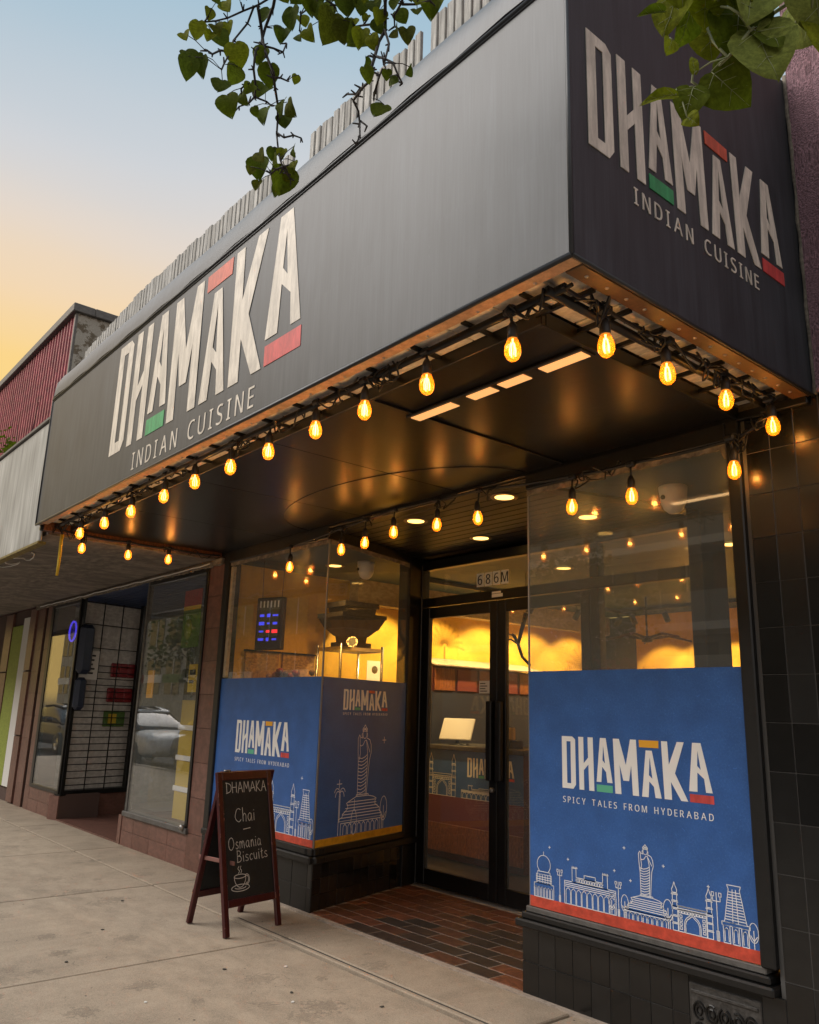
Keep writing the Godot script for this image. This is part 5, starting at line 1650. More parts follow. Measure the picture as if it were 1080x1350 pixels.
	# amber menu boards on the side wall
	for k in 2:
		var mb := thing("menu_board", ["amber menu board on the window side wall, nearer the street", "amber menu board on the window side wall, nearer the rack"][k], "menu board", Vector3(-3.53, 1.5, -0.4 - k * 0.4))
		bx(mb, "board", Vector3(-3.548, 1.45, -0.60 - k * 0.40), Vector3(-3.525, 1.90, -0.24 - k * 0.40), M.menu_amber, 0.003)
		bx(mb, "frame", Vector3(-3.546, 1.90, -0.61 - k * 0.40), Vector3(-3.515, 1.915, -0.23 - k * 0.40), M.black_metal)
	var fd := thing("dried_bouquet", "bunch of dark red dried flowers standing in the left window", "flowers", Vector3(-3.2, 1.3, -0.5))
	for k in 22:
		var p := Vector3(-3.25 + rng.randfn() * 0.09, 1.68 + rng.randfn() * 0.03, -0.5 + rng.randfn() * 0.09)
		put(fd, "bloom", lathem([Vector2(0, -0.03), Vector2(0.025, -0.01), Vector2(0.03, 0.012), Vector2(0.015, 0.03), Vector2(0, 0.032)], 7), [M.packet, M.mahogany, M.brown_tile[3]][k % 3], Transform3D(Basis.from_euler(Vector3(rng.randf(), rng.randf() * 6.0, rng.randf())), p))
	put(fd, "vase", lathem([Vector2(0, 0.335), Vector2(0.08, 0.335), Vector2(0.11, 0.8), Vector2(0.05, 1.4), Vector2(0.1, 1.66), Vector2(0.09, 1.66)], 16), M.iron, at(-3.25, 0, -0.5))
	var flier := thing("wall_notice", "white notice with a dark round mark pinned on the ochre wall", "notice", Vector3(-3.54, 1.7, -1.75))
	bx(flier, "sheet", Vector3(-3.549, 1.66, -1.86), Vector3(-3.545, 1.9, -1.66), M.paper)
	put(flier, "mark", lathem([Vector2(0, 0), Vector2(0.04, 0), Vector2(0.04, 0.001), Vector2(0, 0.001)], 16), M.ink, Transform3D(Basis(Vector3(0, 0, 1), -PI / 2), Vector3(-3.5448, 1.81, -1.76)))
	# counter
	var ct := thing("service_counter", "service counter with printed blue front over red and timber panels", "counter", Vector3(-2.7, 0, -2.5))
	bx(ct, "body", Vector3(-3.45, 0.02, -2.95), Vector3(-2.0, 1.04, -2.32), M.mahogany)
	bx(ct, "top", Vector3(-3.5, 1.041, -3.0), Vector3(-1.95, 1.085, -2.27), M.iron, 0.006)
	var pf2 := bx(ct, "printed_front", Vector3(-3.45, 0.60, -2.319), Vector3(-2.0, 1.04, -2.31), M.film)
	bx(ct, "red_panel", Vector3(-3.45, 0.34, -2.319), Vector3(-2.0, 0.599, -2.308), M.maroon)
	bx(ct, "timber_panel", Vector3(-3.45, 0.08, -2.319), Vector3(-2.0, 0.339, -2.30), M.wood, 0.004)
	var lf := at(0, 0, -2.3095)
	logo(pf2, lf, -2.72, 0.80, 0.62, 0.18, 0.001, M.print_white, [M.teal, M.amber, M.red])
	motifs(pf2, [gate(-3.28, 0.602, 0.40), palace(-2.8, 0.602, 0.6, 0.12)], lf, 0.005)
	# back bar behind the counter
	var bb := thing("back_bar", "dark back bar cabinet with timber panels and sloping hood behind the counter", "cabinet", Vector3(-3.4, 1.0, -3.1))
	bx(bb, "carcass", Vector3(-3.54, 1.0, -4.0), Vector3(-3.30, 1.62, -2.35), M.navy_paint, 0.005)
	for k in 5:
		bx(bb, "door_panel", Vector3(-3.299, 1.63, -2.66 - k * 0.33), Vector3(-3.285, 1.86, -2.37 - k * 0.33), [M.wood, M.maroon][k % 2], 0.004)
	bx(bb, "upper_case", Vector3(-3.54, 1.621, -4.0), Vector3(-3.30, 1.88, -2.35), M.mahogany, 0.004)
	put(bb, "hood", boxm(Vector3(0.34, 0.02, 1.7), 0.004), M.cream, Transform3D(Basis(Vector3(0, 0, 1), -0.25), Vector3(-3.37, 1.93, -3.17)))
	var tw := thing("branch_ornament", "dark twisted dry branch hung inside the right door", "ornament", Vector3(-1.95, 1.9, -2.2))
	var stem := Vector3(-1.95, 2.04, -2.2)
	put(tw, "stem", tubem([stem + Vector3(0.10, 0.28, 0), stem + Vector3(0.06, 0.12, 0.02), stem, stem + Vector3(0.05, -0.12, 0.0), stem + Vector3(0.16, -0.2, 0.02)], 0.022, 0.012, 7), M.black_metal)
	for k in 6:
		var d := Vector3(rng.randf_range(-0.2, 0.05), rng.randf_range(-0.12, 0.14), rng.randf_range(-0.05, 0.05))
		put(tw, "offshoot", tubem([stem, stem + d * 0.5 + Vector3(0, 0.03, 0), stem + d], 0.012, 0.005, 6), M.black_metal)
	put(tw, "hanging_wire", tubem([stem + Vector3(0.10, 0.28, 0), Vector3(stem.x + 0.10, 2.70, stem.z)], 0.003, -1, 5), M.cord)
	# till
	var ps := thing("till_screen", "pale tablet till tilted on the service counter", "till", Vector3(-3.0, 1.085, -2.5))
	put(ps, "screen", boxm(Vector3(0.36, 0.24, 0.02), 0.006), M.white_plastic, Transform3D(Basis(Vector3.UP, 0.35) * Basis(Vector3.RIGHT, -0.5), Vector3(-3.05, 1.24, -2.48)))
	put(ps, "stand", lathem([Vector2(0, 0), Vector2(0.11, 0.0), Vector2(0.1, 0.012), Vector2(0.03, 0.02), Vector2(0.025, 0.13), Vector2(0, 0.13)], 14), M.black_metal, at(-3.05, 1.086, -2.50))
	var tb := thing("card_reader", "small dark card reader box on the counter end", "card reader", Vector3(-2.4, 1.086, -2.45))
	bx(tb, "base", Vector3(-2.55, 1.086, -2.6), Vector3(-2.25, 1.16, -2.4), M.black_metal, 0.006)
	bx(tb, "label", Vector3(-2.52, 1.10, -2.3995), Vector3(-2.40, 1.145, -2.398), M.carton)
	bx(tb, "reader", Vector3(-2.42, 1.161, -2.55), Vector3(-2.3, 1.28, -2.5), M.carton, 0.01)
	# chair seen through the right leaf
	var ch := thing("dining_chair", "dark red dining chair just inside the right door", "chair", Vector3(-0.75, 0, -1.95))
	for sx in [-0.95, -0.57]:
		for sz in [-2.15, -1.77]:
			put(ch, "leg", tubem([Vector3(sx, 0.0, sz), Vector3(sx, 0.45, sz)], 0.016, 0.02, 8), M.wood)
	bx(ch, "seat", Vector3(-0.98, 0.45, -2.18), Vector3(-0.54, 0.49, -1.74), M.mahogany, 0.012)
	bx(ch, "backrest", Vector3(-0.98, 0.50, -2.19), Vector3(-0.54, 0.95, -2.16), M.mahogany, 0.012)
	# twisted branch ornament on the far wall
	var br := thing("ceiling_fan", "dark fan with drooping blades under the dining room ceiling", "fan", Vector3(-1.9, 2.2, -4.2))
	put(br, "rod", tubem([Vector3(-1.9, 2.70, -4.2), Vector3(-1.9, 2.28, -4.2)], 0.012, -1, 6), M.black_metal)
	put(br, "hub", lathem([Vector2(0, 0), Vector2(0.06, 0.01), Vector2(0.06, 0.06), Vector2(0, 0.08)], 14), M.black_metal, at(-1.9, 2.2, -4.2))
	for k in 5:
		var a := TAU * k / 5.0 + 0.3
		put(br, "blade", tubem([Vector3(-1.9, 2.24, -4.2), Vector3(-1.9 + cos(a) * 0.25, 2.28, -4.2 + sin(a) * 0.25), Vector3(-1.9 + cos(a) * 0.5, 2.23, -4.2 + sin(a) * 0.5)], 0.02, 0.012, 6), M.mahogany)
	# globe pendants added as fill light for the dining room
	for q in [Vector3(-0.9, 2.2, -3.6), Vector3(0.6, 2.2, -3.4)]:
		var pd := thing("fill_pendant", "added fill globe pendant lamp " + ("over the middle of the dining room" if q.x < 0.0 else "hanging nearer the dining room side wall"), "lamp", q, "added fill pendants in the dining room")
		put(pd, "globe", lathem([Vector2(0, -0.06), Vector2(0.04, -0.045), Vector2(0.06, 0.0), Vector2(0.04, 0.045), Vector2(0, 0.06)], 14), M.down, Transform3D(Basis.IDENTITY, q))
		put(pd, "cord", tubem([q + Vector3(0, 0.06, 0), Vector3(q.x, 2.70, q.z)], 0.004, -1, 5), M.cord)
		omni(q, 0.15, 0.06)

func track_head(parent: Node, p: Vector3, target: Vector3):
	var d := (target - p).normalized()
	put(parent, "spot_head", tubem([p - d * 0.06, p + d * 0.06], 0.032, 0.036, 10), M.black_metal)
	put(parent, "stem", tubem([p, Vector3(p.x, 2.66, p.z)], 0.008, -1, 6), M.black_metal)

func omni(p: Vector3, energy: float, size: float, c := Color(1.0, 0.68, 0.30)):
	var l := OmniLight3D.new()
	l.name = numbered(self, "bulb_light")
	add_child(l)
	l.position = p
	l.light_energy = energy
	l.light_color = c
	l.light_size = size
	l.omni_range = 10.0
	l.omni_attenuation = 2.0
	l.shadow_enabled = true

# ---------- string lights ----------
func string(label: String, path: Array, bulbs: Array, wild: int):
	var T := thing("string_lights", label, "string lights", path[0], "festoon strings under the awning")
	var st := new_st()
	st.set_smooth_group(0)
	for i in path.size() - 1:
		st_tube(st, curve(path[i], path[i + 1], 0.008, 4), 0.008, 0.008, 6)
	put(T, "cord", st.commit(), M.cord)
	# spare cable wound round the main run
	for k in wild:
		var f := rng.randf() * (path.size() - 1.001)
		var a: Vector3 = path[int(f)].lerp(path[int(f) + 1], fmod(f, 1.0))
		var b: Vector3 = a.lerp(path[int(f) + 1], 0.9)
		if a.distance_to(b) > 0.4:
			b = a + (b - a).normalized() * 0.4
		var pts := []
		for i in 9:
			var q := i / 8.0
			pts.append(a.lerp(b, q) + Vector3(rng.randfn() * 0.02, rng.randfn() * 0.012 - sin(PI * q) * rng.randf_range(-0.02, 0.07), rng.randfn() * 0.02))
		var sm := []
		for i in pts.size() - 1:
			var p0: Vector3 = pts[maxi(i - 1, 0)]
			var p3: Vector3 = pts[mini(i + 2, pts.size() - 1)]
			for s in 3:
				sm.append(pts[i].cubic_interpolate(pts[i + 1], p0, p3, s / 3.0))
		put(T, "spare_cable", tubem(sm, 0.0045, -1, 5), M.cord)
	for b in bulbs:
		var c := Vector3(b[0], b[1], b[2])
		var top := Vector3(c.x + rng.randf_range(-0.012, 0.012), b[3], c.z + rng.randf_range(-0.008, 0.008))
		var tilt := Basis(Vector3(1, 0, 0), rng.randf_range(-0.06, 0.06)) * Basis(Vector3(0, 0, 1), rng.randf_range(-0.06, 0.06))
		put(T, "lead", tubem([top, c + Vector3(0, 0.09, 0)], 0.006, -1, 6), M.cord)
		put(T, "clip", boxm(Vector3(0.05, 0.03, 0.035), 0.008), M.cord, Transform3D(Basis.IDENTITY, top))
		put(T, "socket", cache_socket(), M.socket, Transform3D(tilt, c))
		var g := put(T, "bulb", cache_bulb(), M.bulb, Transform3D(tilt, c))
		put(g, "filament", cache_filament(), M.filament, Transform3D(tilt, c))
		omni(c + Vector3(0, -0.005, 0), BULB, 0.012)

const BULB := 0.0058

func cache_socket() -> Mesh:
	if not cache.has("socket"):
		cache["socket"] = lathem([Vector2(0, 0.035), Vector2(0.017, 0.035), Vector2(0.0195, 0.04), Vector2(0.0195, 0.075), Vector2(0.016, 0.085), Vector2(0.009, 0.1), Vector2(0, 0.1)], 14)
	return cache["socket"]

func cache_bulb() -> Mesh:
	if not cache.has("bulb"):
		cache["bulb"] = lathem([Vector2(0, -0.05), Vector2(0.010, -0.048), Vector2(0.021, -0.04), Vector2(0.0285, -0.026), Vector2(0.0305, -0.010), Vector2(0.028, 0.008), Vector2(0.022, 0.024), Vector2(0.017, 0.036), Vector2(0.016, 0.044)], 18)
	return cache["bulb"]

func cache_filament() -> Mesh:
	if not cache.has("filament"):
		var st := new_st()
		for k in 4:
			var a := TAU * k / 4.0 + 0.4
			st_tube(st, [Vector3(cos(a) * 0.006, 0.02, sin(a) * 0.006), Vector3(cos(a) * 0.012, -0.008, sin(a) * 0.012), Vector3(cos(a) * 0.010, -0.03, sin(a) * 0.010)], 0.0022, 0.0022, 5)
		st_tube(st, [Vector3(0, 0.04, 0), Vector3(0, 0.018, 0)], 0.004, 0.003, 6)
		cache["filament"] = st.commit()
	return cache["filament"]

func build_lights():
	var zf := 1.532
	var fb := []
	for x in [1.434, 0.978, 0.574, 0.196, -0.228, -0.627, -1.058, -1.484, -2.006, -2.491, -3.0]:
		fb.append([x, 2.655 + rng.randf_range(-0.012, 0.012), zf, 2.79])
	var path := []
	for x in [1.70, 1.434, 0.978, 0.574, 0.196, -0.228, -0.627, -1.058, -1.484, -2.006, -2.491, -3.0, -3.62]:
		path.append(Vector3(x, 2.785, zf))
	string("long string of amber bulbs along the awning's street edge", path, fb, 26)
	string("short string of amber bulbs along the awning's lettered end", [Vector3(1.67, 2.785, 1.55), Vector3(1.673, 2.785, 1.32), Vector3(1.673, 2.785, 0.945), Vector3(1.673, 2.79, 0.523), Vector3(1.673, 2.79, 0.132), Vector3(1.60, 2.72, 0.07), Vector3(1.466, 2.66, 0.07)],
		[[1.673, 2.65, 1.32, 2.78], [1.673, 2.66, 0.945, 2.78], [1.673, 2.672, 0.523, 2.79], [1.673, 2.66, 0.132, 2.78], [1.466, 2.511, 0.10, 2.66]], 22)
	string("short string of amber bulbs along the awning's far end", [Vector3(-3.62, 2.78, 1.53), Vector3(-3.621, 2.755, 1.307), Vector3(-3.621, 2.755, 0.914), Vector3(-3.621, 2.755, 0.55), Vector3(-3.6, 2.755, 0.06)],
		[[-3.621, 2.647, 1.307, 2.755], [-3.621, 2.647, 0.914, 2.755], [-3.621, 2.66, 0.55, 2.755]], 4)
	var wb := [[0.918, 2.49, 2.65], [0.54, 2.50, 2.66], [-0.176, 2.556, 2.72], [-0.547, 2.572, 2.73], [-0.987, 2.589, 2.74], [-1.31, 2.56, 2.72], [-1.596, 2.549, 2.70], [-2.3, 2.5, 2.66]]
	var wl := []
	var wp := [Vector3(1.44, 2.66, 0.07)]
	for b in wb:
		wl.append([b[0], b[1], 0.10, b[2]])
		wp.append(Vector3(b[0], b[2] + 0.01, 0.09))
	string("drooping string of amber bulbs across the window heads and doorway", wp, wl, 9)

# ---------- pavement sign ----------
const GLYPHS := {
	"D": [0.6, [[0.0, 0.0, 0.04, 1.0], [-0.08, 0.98, 0.3, 0.92, 0.52, 0.7, 0.54, 0.4, 0.34, 0.12, -0.04, 0.0]]],
	"H": [0.55, [[0.0, 0.0, 0.02, 1.0], [0.46, 0.0, 0.48, 1.02], [0.0, 0.5, 0.48, 0.55]]],
	"A": [0.6, [[0.0, 0.0, 0.2, 0.7, 0.29, 1.0, 0.4, 0.6, 0.56, 0.0], [0.1, 0.36, 0.48, 0.4]]],
	"M": [0.72, [[0.0, 0.0, 0.06, 0.6, 0.1, 1.0, 0.34, 0.35, 0.58, 1.02, 0.66, 0.0]]],
	"K": [0.55, [[0.02, 0.0, 0.04, 1.0], [0.48, 1.02, 0.05, 0.45, 0.5, 0.0]]],
	"C": [0.62, [[0.56, 0.88, 0.4, 1.0, 0.2, 0.92, 0.04, 0.62, 0.03, 0.32, 0.16, 0.06, 0.36, 0.0, 0.56, 0.14]]],
	"h": [0.42, [[0.03, 0.0, 0.05, 1.05], [0.04, 0.35, 0.16, 0.56, 0.28, 0.54, 0.33, 0.38, 0.34, 0.0]]],
	"a": [0.46, [[0.33, 0.5, 0.2, 0.57, 0.07, 0.46, 0.02, 0.24, 0.1, 0.04, 0.22, 0.04, 0.34, 0.24, 0.34, 0.54, 0.35, 0.12, 0.42, 0.0]]],
	"i": [0.16, [[0.06, 0.0, 0.06, 0.55], [0.06, 0.76, 0.08, 0.8]]],
	"O": [0.66, [[0.3, 1.0, 0.1, 0.84, 0.02, 0.5, 0.1, 0.14, 0.3, 0.0, 0.5, 0.14, 0.58, 0.5, 0.5, 0.86, 0.3, 1.0]]],
	"s": [0.36, [[0.3, 0.5, 0.18, 0.57, 0.06, 0.48, 0.1, 0.34, 0.26, 0.24, 0.3, 0.1, 0.16, 0.0, 0.02, 0.06]]],
	"m": [0.64, [[0.03, 0.0, 0.04, 0.55], [0.04, 0.36, 0.14, 0.56, 0.26, 0.46, 0.28, 0.0], [0.28, 0.36, 0.38, 0.56, 0.5, 0.46, 0.54, 0.0]]],
	"n": [0.42, [[0.03, 0.0, 0.04, 0.55], [0.04, 0.36, 0.16, 0.56, 0.28, 0.48, 0.32, 0.0]]],
	"B": [0.52, [[0.02, 0.0, 0.04, 1.0], [0.0, 0.98, 0.3, 0.94, 0.38, 0.76, 0.28, 0.58, 0.06, 0.52, 0.34, 0.46, 0.44, 0.24, 0.3, 0.05, 0.0, 0.0]]],
	"c": [0.36, [[0.3, 0.48, 0.18, 0.56, 0.06, 0.42, 0.04, 0.18, 0.14, 0.02, 0.3, 0.08]]],
	"u": [0.42, [[0.03, 0.54, 0.04, 0.18, 0.14, 0.02, 0.26, 0.08, 0.32, 0.28], [0.32, 0.54, 0.33, 0.0]]],
	"t": [0.32, [[0.12, 0.86, 0.12, 0.12, 0.2, 0.0, 0.28, 0.04], [0.0, 0.58, 0.26, 0.62]]]}

func smooth_line(p: Array) -> Array:
	if p.size() < 4:
		return p
	var o := []
	for i in p.size() - 1:
		var a: Vector2 = p[maxi(i - 1, 0)]
		var d: Vector2 = p[mini(i + 2, p.size() - 1)]
		for s in 4:
			o.append(p[i].cubic_interpolate(p[i + 1], a, d, s / 4.0))
	o.append(p[-1])
	return o

func handwriting(s: String, x0: float, x1: float, y: float, cap: float, rise: float) -> Array:
	var lines := []
	var total := 0.0
	for ch in s:
		total += GLYPHS[ch][0] + 0.1
	var k := (x1 - x0) / total
	var x := x0
	for ch in s:
		for stroke in GLYPHS[ch][1]:
			var p := []
			for i in range(0, stroke.size(), 2):
				var q := Vector2(x + stroke[i] * k, y + stroke[i + 1] * cap + (x - x0) * rise)
				p.append(q + Vector2(rng.randfn(), rng.randfn()) * 0.0012)
			lines.append(smooth_line(p) if s != "DHAMAKA" or ch == "D" else p)
		x += (GLYPHS[ch][0] + 0.1) * k
	return lines

func build_sign():
	var T := thing("sandwich_board", "mahogany framed chalkboard sandwich board standing open on the pavement", "sandwich board", Vector3(-1.97, 0, 0.52))
	var fa := Vector3(-1.694, 0.004, 0.768)
	var fb := Vector3(-1.788, 0.004, 0.303)
	var ba := Vector3(-2.150, 0.006, 0.80)
	var bb := Vector3(-2.245, 0.006, 0.335)
	var top := Vector3(-1.955, 0.972, 0.572)
	var u := (fb - fa).normalized()
	var w := fa.distance_to(fb)
	for side in 2:
		var a := fa if side == 0 else bb
		var b := fb if side == 0 else ba
		var x := (b - a).normalized()
		var mid := (a + b) * 0.5
		var tp := top + (Vector3(0.012, 0, -0.0025) if side == 0 else Vector3(-0.012, 0, 0.0025))
		var v := (tp - mid)
		v -= x * v.dot(x)
		var h := v.length()
		v = v.normalized()
		var fr := Transform3D(Basis(x, v, x.cross(v)), a)
		var leaf := put(T, "leaf_frame", boxm(Vector3(w - 0.08, 0.055, 0.024), 0.003), M.mahogany, fr * at(w * 0.5, h - 0.028, 0))
		put(leaf, "rail", boxm(Vector3(w - 0.08, 0.045, 0.024), 0.003), M.mahogany, fr * at(w * 0.5, 0.185, 0))
		for s in [0.02, w - 0.02]:
			put(leaf, "leg", boxm(Vector3(0.04, h, 0.026), 0.003), M.mahogany, fr * at(s, h * 0.5, 0))
			for k in 9: # chipped varnish
				put(leaf, "chip", boxm(Vector3(rng.randf_range(0.003, 0.008), rng.randf_range(0.004, 0.03), 0.0012)), M.wear, fr * at(s + (0.0175 if rng.randf() < 0.5 else -0.0175), rng.randf_range(0.05, h - 0.03), 0.0131))
		var bd := put(T, "chalkboard", boxm(Vector3(w - 0.075, h - 0.25, 0.008)), M.slate, fr * at(w * 0.5, 0.2 + (h - 0.25) * 0.5, 0.0))
		if side == 0:
			var lines := handwriting("DHAMAKA", 0.075, 0.43, h * 0.862, h * 0.068, 0.0)
			lines += handwriting("Chai", 0.135, 0.315, h * 0.675, h * 0.085, 0.0)
			lines.append([Vector2(0.20, h * 0.625), Vector2(0.26, h * 0.63)])
			lines += handwriting("Osmania", 0.07, 0.355, h * 0.507, h * 0.074, 0.02)
			lines += handwriting("Biscuits", 0.135, 0.405, h * 0.425, h * 0.072, 0.03)
			var cx := 0.15
			var cy := h * 0.34
			var bowl := []
			for i in 13:
				var t := PI + PI * i / 12.0
				bowl.append(Vector2(cx + cos(t) * 0.048, cy + sin(t) * 0.065))
			lines.append(bowl)
			lines.append(oval(cx, cy, 0.048, 0.012, 24))
			lines.append(oval(cx, cy - 0.068, 0.074, 0.020, 26))
			lines.append(oval(cx, cy - 0.064, 0.045, 0.010, 20, PI, TAU))
			lines.append(oval(cx + 0.056, cy - 0.022, 0.014, 0.022, 14, -2.0, 2.0))
			lines.append(oval(cx + 0.056, cy - 0.022, 0.022, 0.030, 14, -2.0, 2.0))
			for k in 2:
				lines.append(smooth_line([Vector2(cx - 0.012 + k * 0.02, cy + 0.018), Vector2(cx - 0.002 + k * 0.018, cy + 0.032), Vector2(cx - 0.014 + k * 0.02, cy + 0.045), Vector2(cx - 0.004 + k * 0.016, cy + 0.06)]))
			drawing(bd, lines, fr * at(0, 0, 0.0042), 0.0044, M.chalk, "chalk_writing")
	# stay
	put(T, "stay", boxm(Vector3(0.012, 0.025, 0.36), 0.002), M.wear, Transform3D(Basis(Vector3(0, 0, 1), 0.0) * Basis(Vector3.UP, PI / 2 + 0.2), Vector3(-1.93, 0.42, 0.735)))
	put(T, "hinge", tubem([top + Vector3(0.03, 0.005, 0.16), top + Vector3(0.02, 0.005, 0.11)], 0.008, -1, 6), M.steel)

# ---------- tree over the pavement ----------
func leaf_mesh(fold: float, curl: float) -> ArrayMesh:
	var key := "leaf%.2f_%.2f" % [fold, curl]
	if cache.has(key):
		return cache[key]
	var st := new_st()
	st.set_smooth_group(0)
	# half widths along the blade, from the stalk (0) to the tip (1): heart shaped
	var rows := [[-0.05, 0.20], [0.03, 0.36], [0.16, 0.47], [0.36, 0.50], [0.56, 0.44], [0.74, 0.31], [0.88, 0.15], [1.0, 0.0]]
	var P := func(i: int, s: float) -> Vector3:
		var r: Array = rows[i]
		var y: float = r[0] if absf(s) > 0.01 or i > 0 else 0.05
		var ww: float = r[1] * s
		return Vector3(ww, -(y - 0.5), absf(ww) * fold - curl * (y - 0.3) * (y - 0.3) * 1.5 + 0.03 * sin(y * 9.0 + s * 3.0))
	for i in rows.size() - 1:
		for s in [[-1.0, -0.5], [-0.5, 0.0], [0.0, 0.5], [0.5, 1.0]]:
			var a: Vector3 = P.call(i, s[0])
			var b: Vector3 = P.call(i, s[1])
			var c: Vector3 = P.call(i + 1, s[1])
			var d: Vector3 = P.call(i + 1, s[0])
			var o := (a + b + c + d) * 0.25 - Vector3(0, 0, 1)
			tri_out(st, a, b, c, o)
			if rows[i + 1][1] > 0.0:
				tri_out(st, a, c, d, o)
	var m := smoothed(st)
	cache[key] = m
	cache["curl%d" % m.get_instance_id()] = curl
	cache["fold%d" % m.get_instance_id()] = fold
	return m

func rib_mesh(mesh: Mesh) -> Mesh:
	var key := "rib%d" % mesh.get_instance_id()
	if not cache.has(key):
		var curl: float = cache["curl%d" % mesh.get_instance_id()]
		var st := new_st()
		st.set_smooth_group(0)
		for side in [0.0, -1.0, 1.0]:
			for k in (1 if side == 0.0 else 3):
				var pts := []
				for i in 6:
					var f := i / 5.0
					var y: float = lerpf(0.03, 0.97, f) if side == 0.0 else lerpf(0.1 + k * 0.22, 0.28 + k * 0.22, f)
					var x: float = 0.0 if side == 0.0 else side * f * (0.34 - k * 0.06)
					var fold: float = cache["fold%d" % mesh.get_instance_id()]
					pts.append(Vector3(x, -(y - 0.5), absf(x) * fold - curl * (y - 0.3) * (y - 0.3) * 1.5 + 0.03 * sin(y * 9.0) + 0.008))
				st_tube(st, pts, 0.011 if side == 0.0 else 0.006, 0.003, 4)
		cache[key] = smoothed(st)
	return cache[key]

func v3(a: Array, i: int) -> Vector3:
	return Vector3(a[i], a[i + 1], a[i + 2]) * 0.001

func build_tree():
	var T := thing("pavement_tree", "tree with heart-shaped green leaves overhanging the awning", "tree", Vector3(1.7, 0, 5.35))
	var crotch := Vector3(1.75, 3.3, 5.2)
	put(T, "trunk", tubem([Vector3(1.7, -0.02, 5.35), Vector3(1.66, 0.9, 5.36), Vector3(1.74, 2.0, 5.3), crotch], 0.12, 0.08, 10), M.bark)
	put(T, "limb", tubem([crotch, Vector3(1.5, 4.2, 4.5), Vector3(1.25, 4.6, 3.6), Vector3(1.15, 4.35, 2.7), v3(BRANCHES[0], 0)], 0.06, 0.008, 8), M.bark)
	put(T, "limb", tubem([Vector3(1.25, 4.6, 3.6), Vector3(1.35, 4.6, 2.8), v3(BRANCHES[12], 0)], 0.03, 0.007, 8), M.bark)
	put(T, "limb", tubem([Vector3(1.35, 4.6, 2.8), v3(BRANCHES[18], 0)], 0.014, 0.006, 7), M.bark)
	put(T, "limb", tubem([Vector3(1.15, 4.35, 2.7), v3(BRANCHES[20], 0)], 0.012, 0.005, 7), M.bark)
	put(T, "limb", tubem([crotch, Vector3(2.3, 3.7, 4.4), Vector3(2.8, 3.5, 3.2), Vector3(2.95, 3.1, 2.5), v3(NEAR_BRANCHES[0], 0)], 0.05, 0.006, 8), M.bark)
	put(T, "limb", tubem([crotch, Vector3(1.9, 4.4, 5.6), Vector3(2.2, 5.3, 5.4)], 0.05, 0.02, 8), M.bark)
	var knots := new_st()
	for b in BRANCHES:
		var pts := []
		for i in range(0, b.size(), 3):
			pts.append(v3(b, i) + Vector3(rng.randfn(), rng.randfn(), rng.randfn()) * 0.003)
		put(T, "branch", tubem(pts, 0.0062 if b.size() > 18 else 0.0042, 0.0028, 6), M.bark)
		for p in pts:
			for k in 2:
				var d := Vector3(rng.randfn(), rng.randfn(), rng.randfn()).normalized() * rng.randf_range(0.008, 0.028)
				st_tube(knots, [p, p + d], 0.0035, 0.0022, 4)
	put(T, "spurs", knots.commit(), M.bark).set_meta("kind", "stuff")
	for l in LEAVES:
		var c := v3(l, 0)
		var size: float = l[3] * 0.001
		place_leaf(T, c, v3(l, 4), size * 1.12, 0.38, M.leaf[rng.randi() % 5], M.bark, 0.0014)
	for b in NEAR_BRANCHES:
		var pts := []
		for i in range(0, b.size(), 3):
			pts.append(v3(b, i))
		put(T, "twig", tubem(pts, 0.0036 if b.size() > 12 else 0.0022, 0.0018, 7), M.twig_green)
	for l in NEAR_LEAVES:
		var m: Material = M.leaf[3] if rng.randf() < 0.7 else M.leaf[1]
		if l[7] == "P":
			m = M.leaf[0]
		elif rng.randf() < 0.08:
			m = M.leaf_pale
		place_leaf(T, v3(l, 0), v3(l, 4), l[3] * 0.00102, 0.4, m, M.twig_green, 0.0012, l[7])

func place_leaf(T: Node, c: Vector3, anchor: Vector3, size: float, spread: float, m: Material, stalk: Material, r: float, kind := "V"):
	# the blade hangs from its stalk, its face turned about at random
	var down := Vector3(rng.randfn() * 0.3, -1.0, rng.randfn() * 0.3)
	if kind == "H":
		down = Vector3(-0.6, -0.1, 0.6)
	elif kind == "D":
		down = Vector3(0.35, -0.6, -0.45)
	elif kind == "S":
		down = Vector3(0.0, 1.0, 0.1)
	down = down.normalized()
	var n := Vector3(0.55 + rng.randfn() * spread, -0.25 + rng.randfn() * 0.4, 0.55 + rng.randfn() * spread)
	n = (n - down * n.dot(down)).normalized()
	var b := Basis(down.cross(n) * -1.0, -down, n)
	if b.determinant() < 0.0:
		b = Basis(down.cross(n), -down, n)
	var mesh := leaf_mesh([0.1, 0.25, 0.5][rng.randi() % 3], [0.1, 0.35][rng.randi() % 2])
	var wide := rng.randf_range(0.85, 1.1)
	if kind == "H" or kind == "S":
		wide = 0.4
	var leaf := put(T, "leaf", mesh, m, Transform3D(b * Basis.from_scale(Vector3(size * wide, size, size)), c))
	if stalk == M.twig_green: # near enough to show the midrib
		put(leaf, "midrib", rib_mesh(mesh), stalk, Transform3D(b * Basis.from_scale(Vector3(size * wide, size, size)), c))
	var base := c - down * size * 0.47
	var bend := base.lerp(anchor, 0.5) + Vector3(0, 0.3 * base.distance_to(anchor) * 0.3, 0)
	put(T, "stalk", tubem([base, bend, anchor], r, r, 4), stalk)

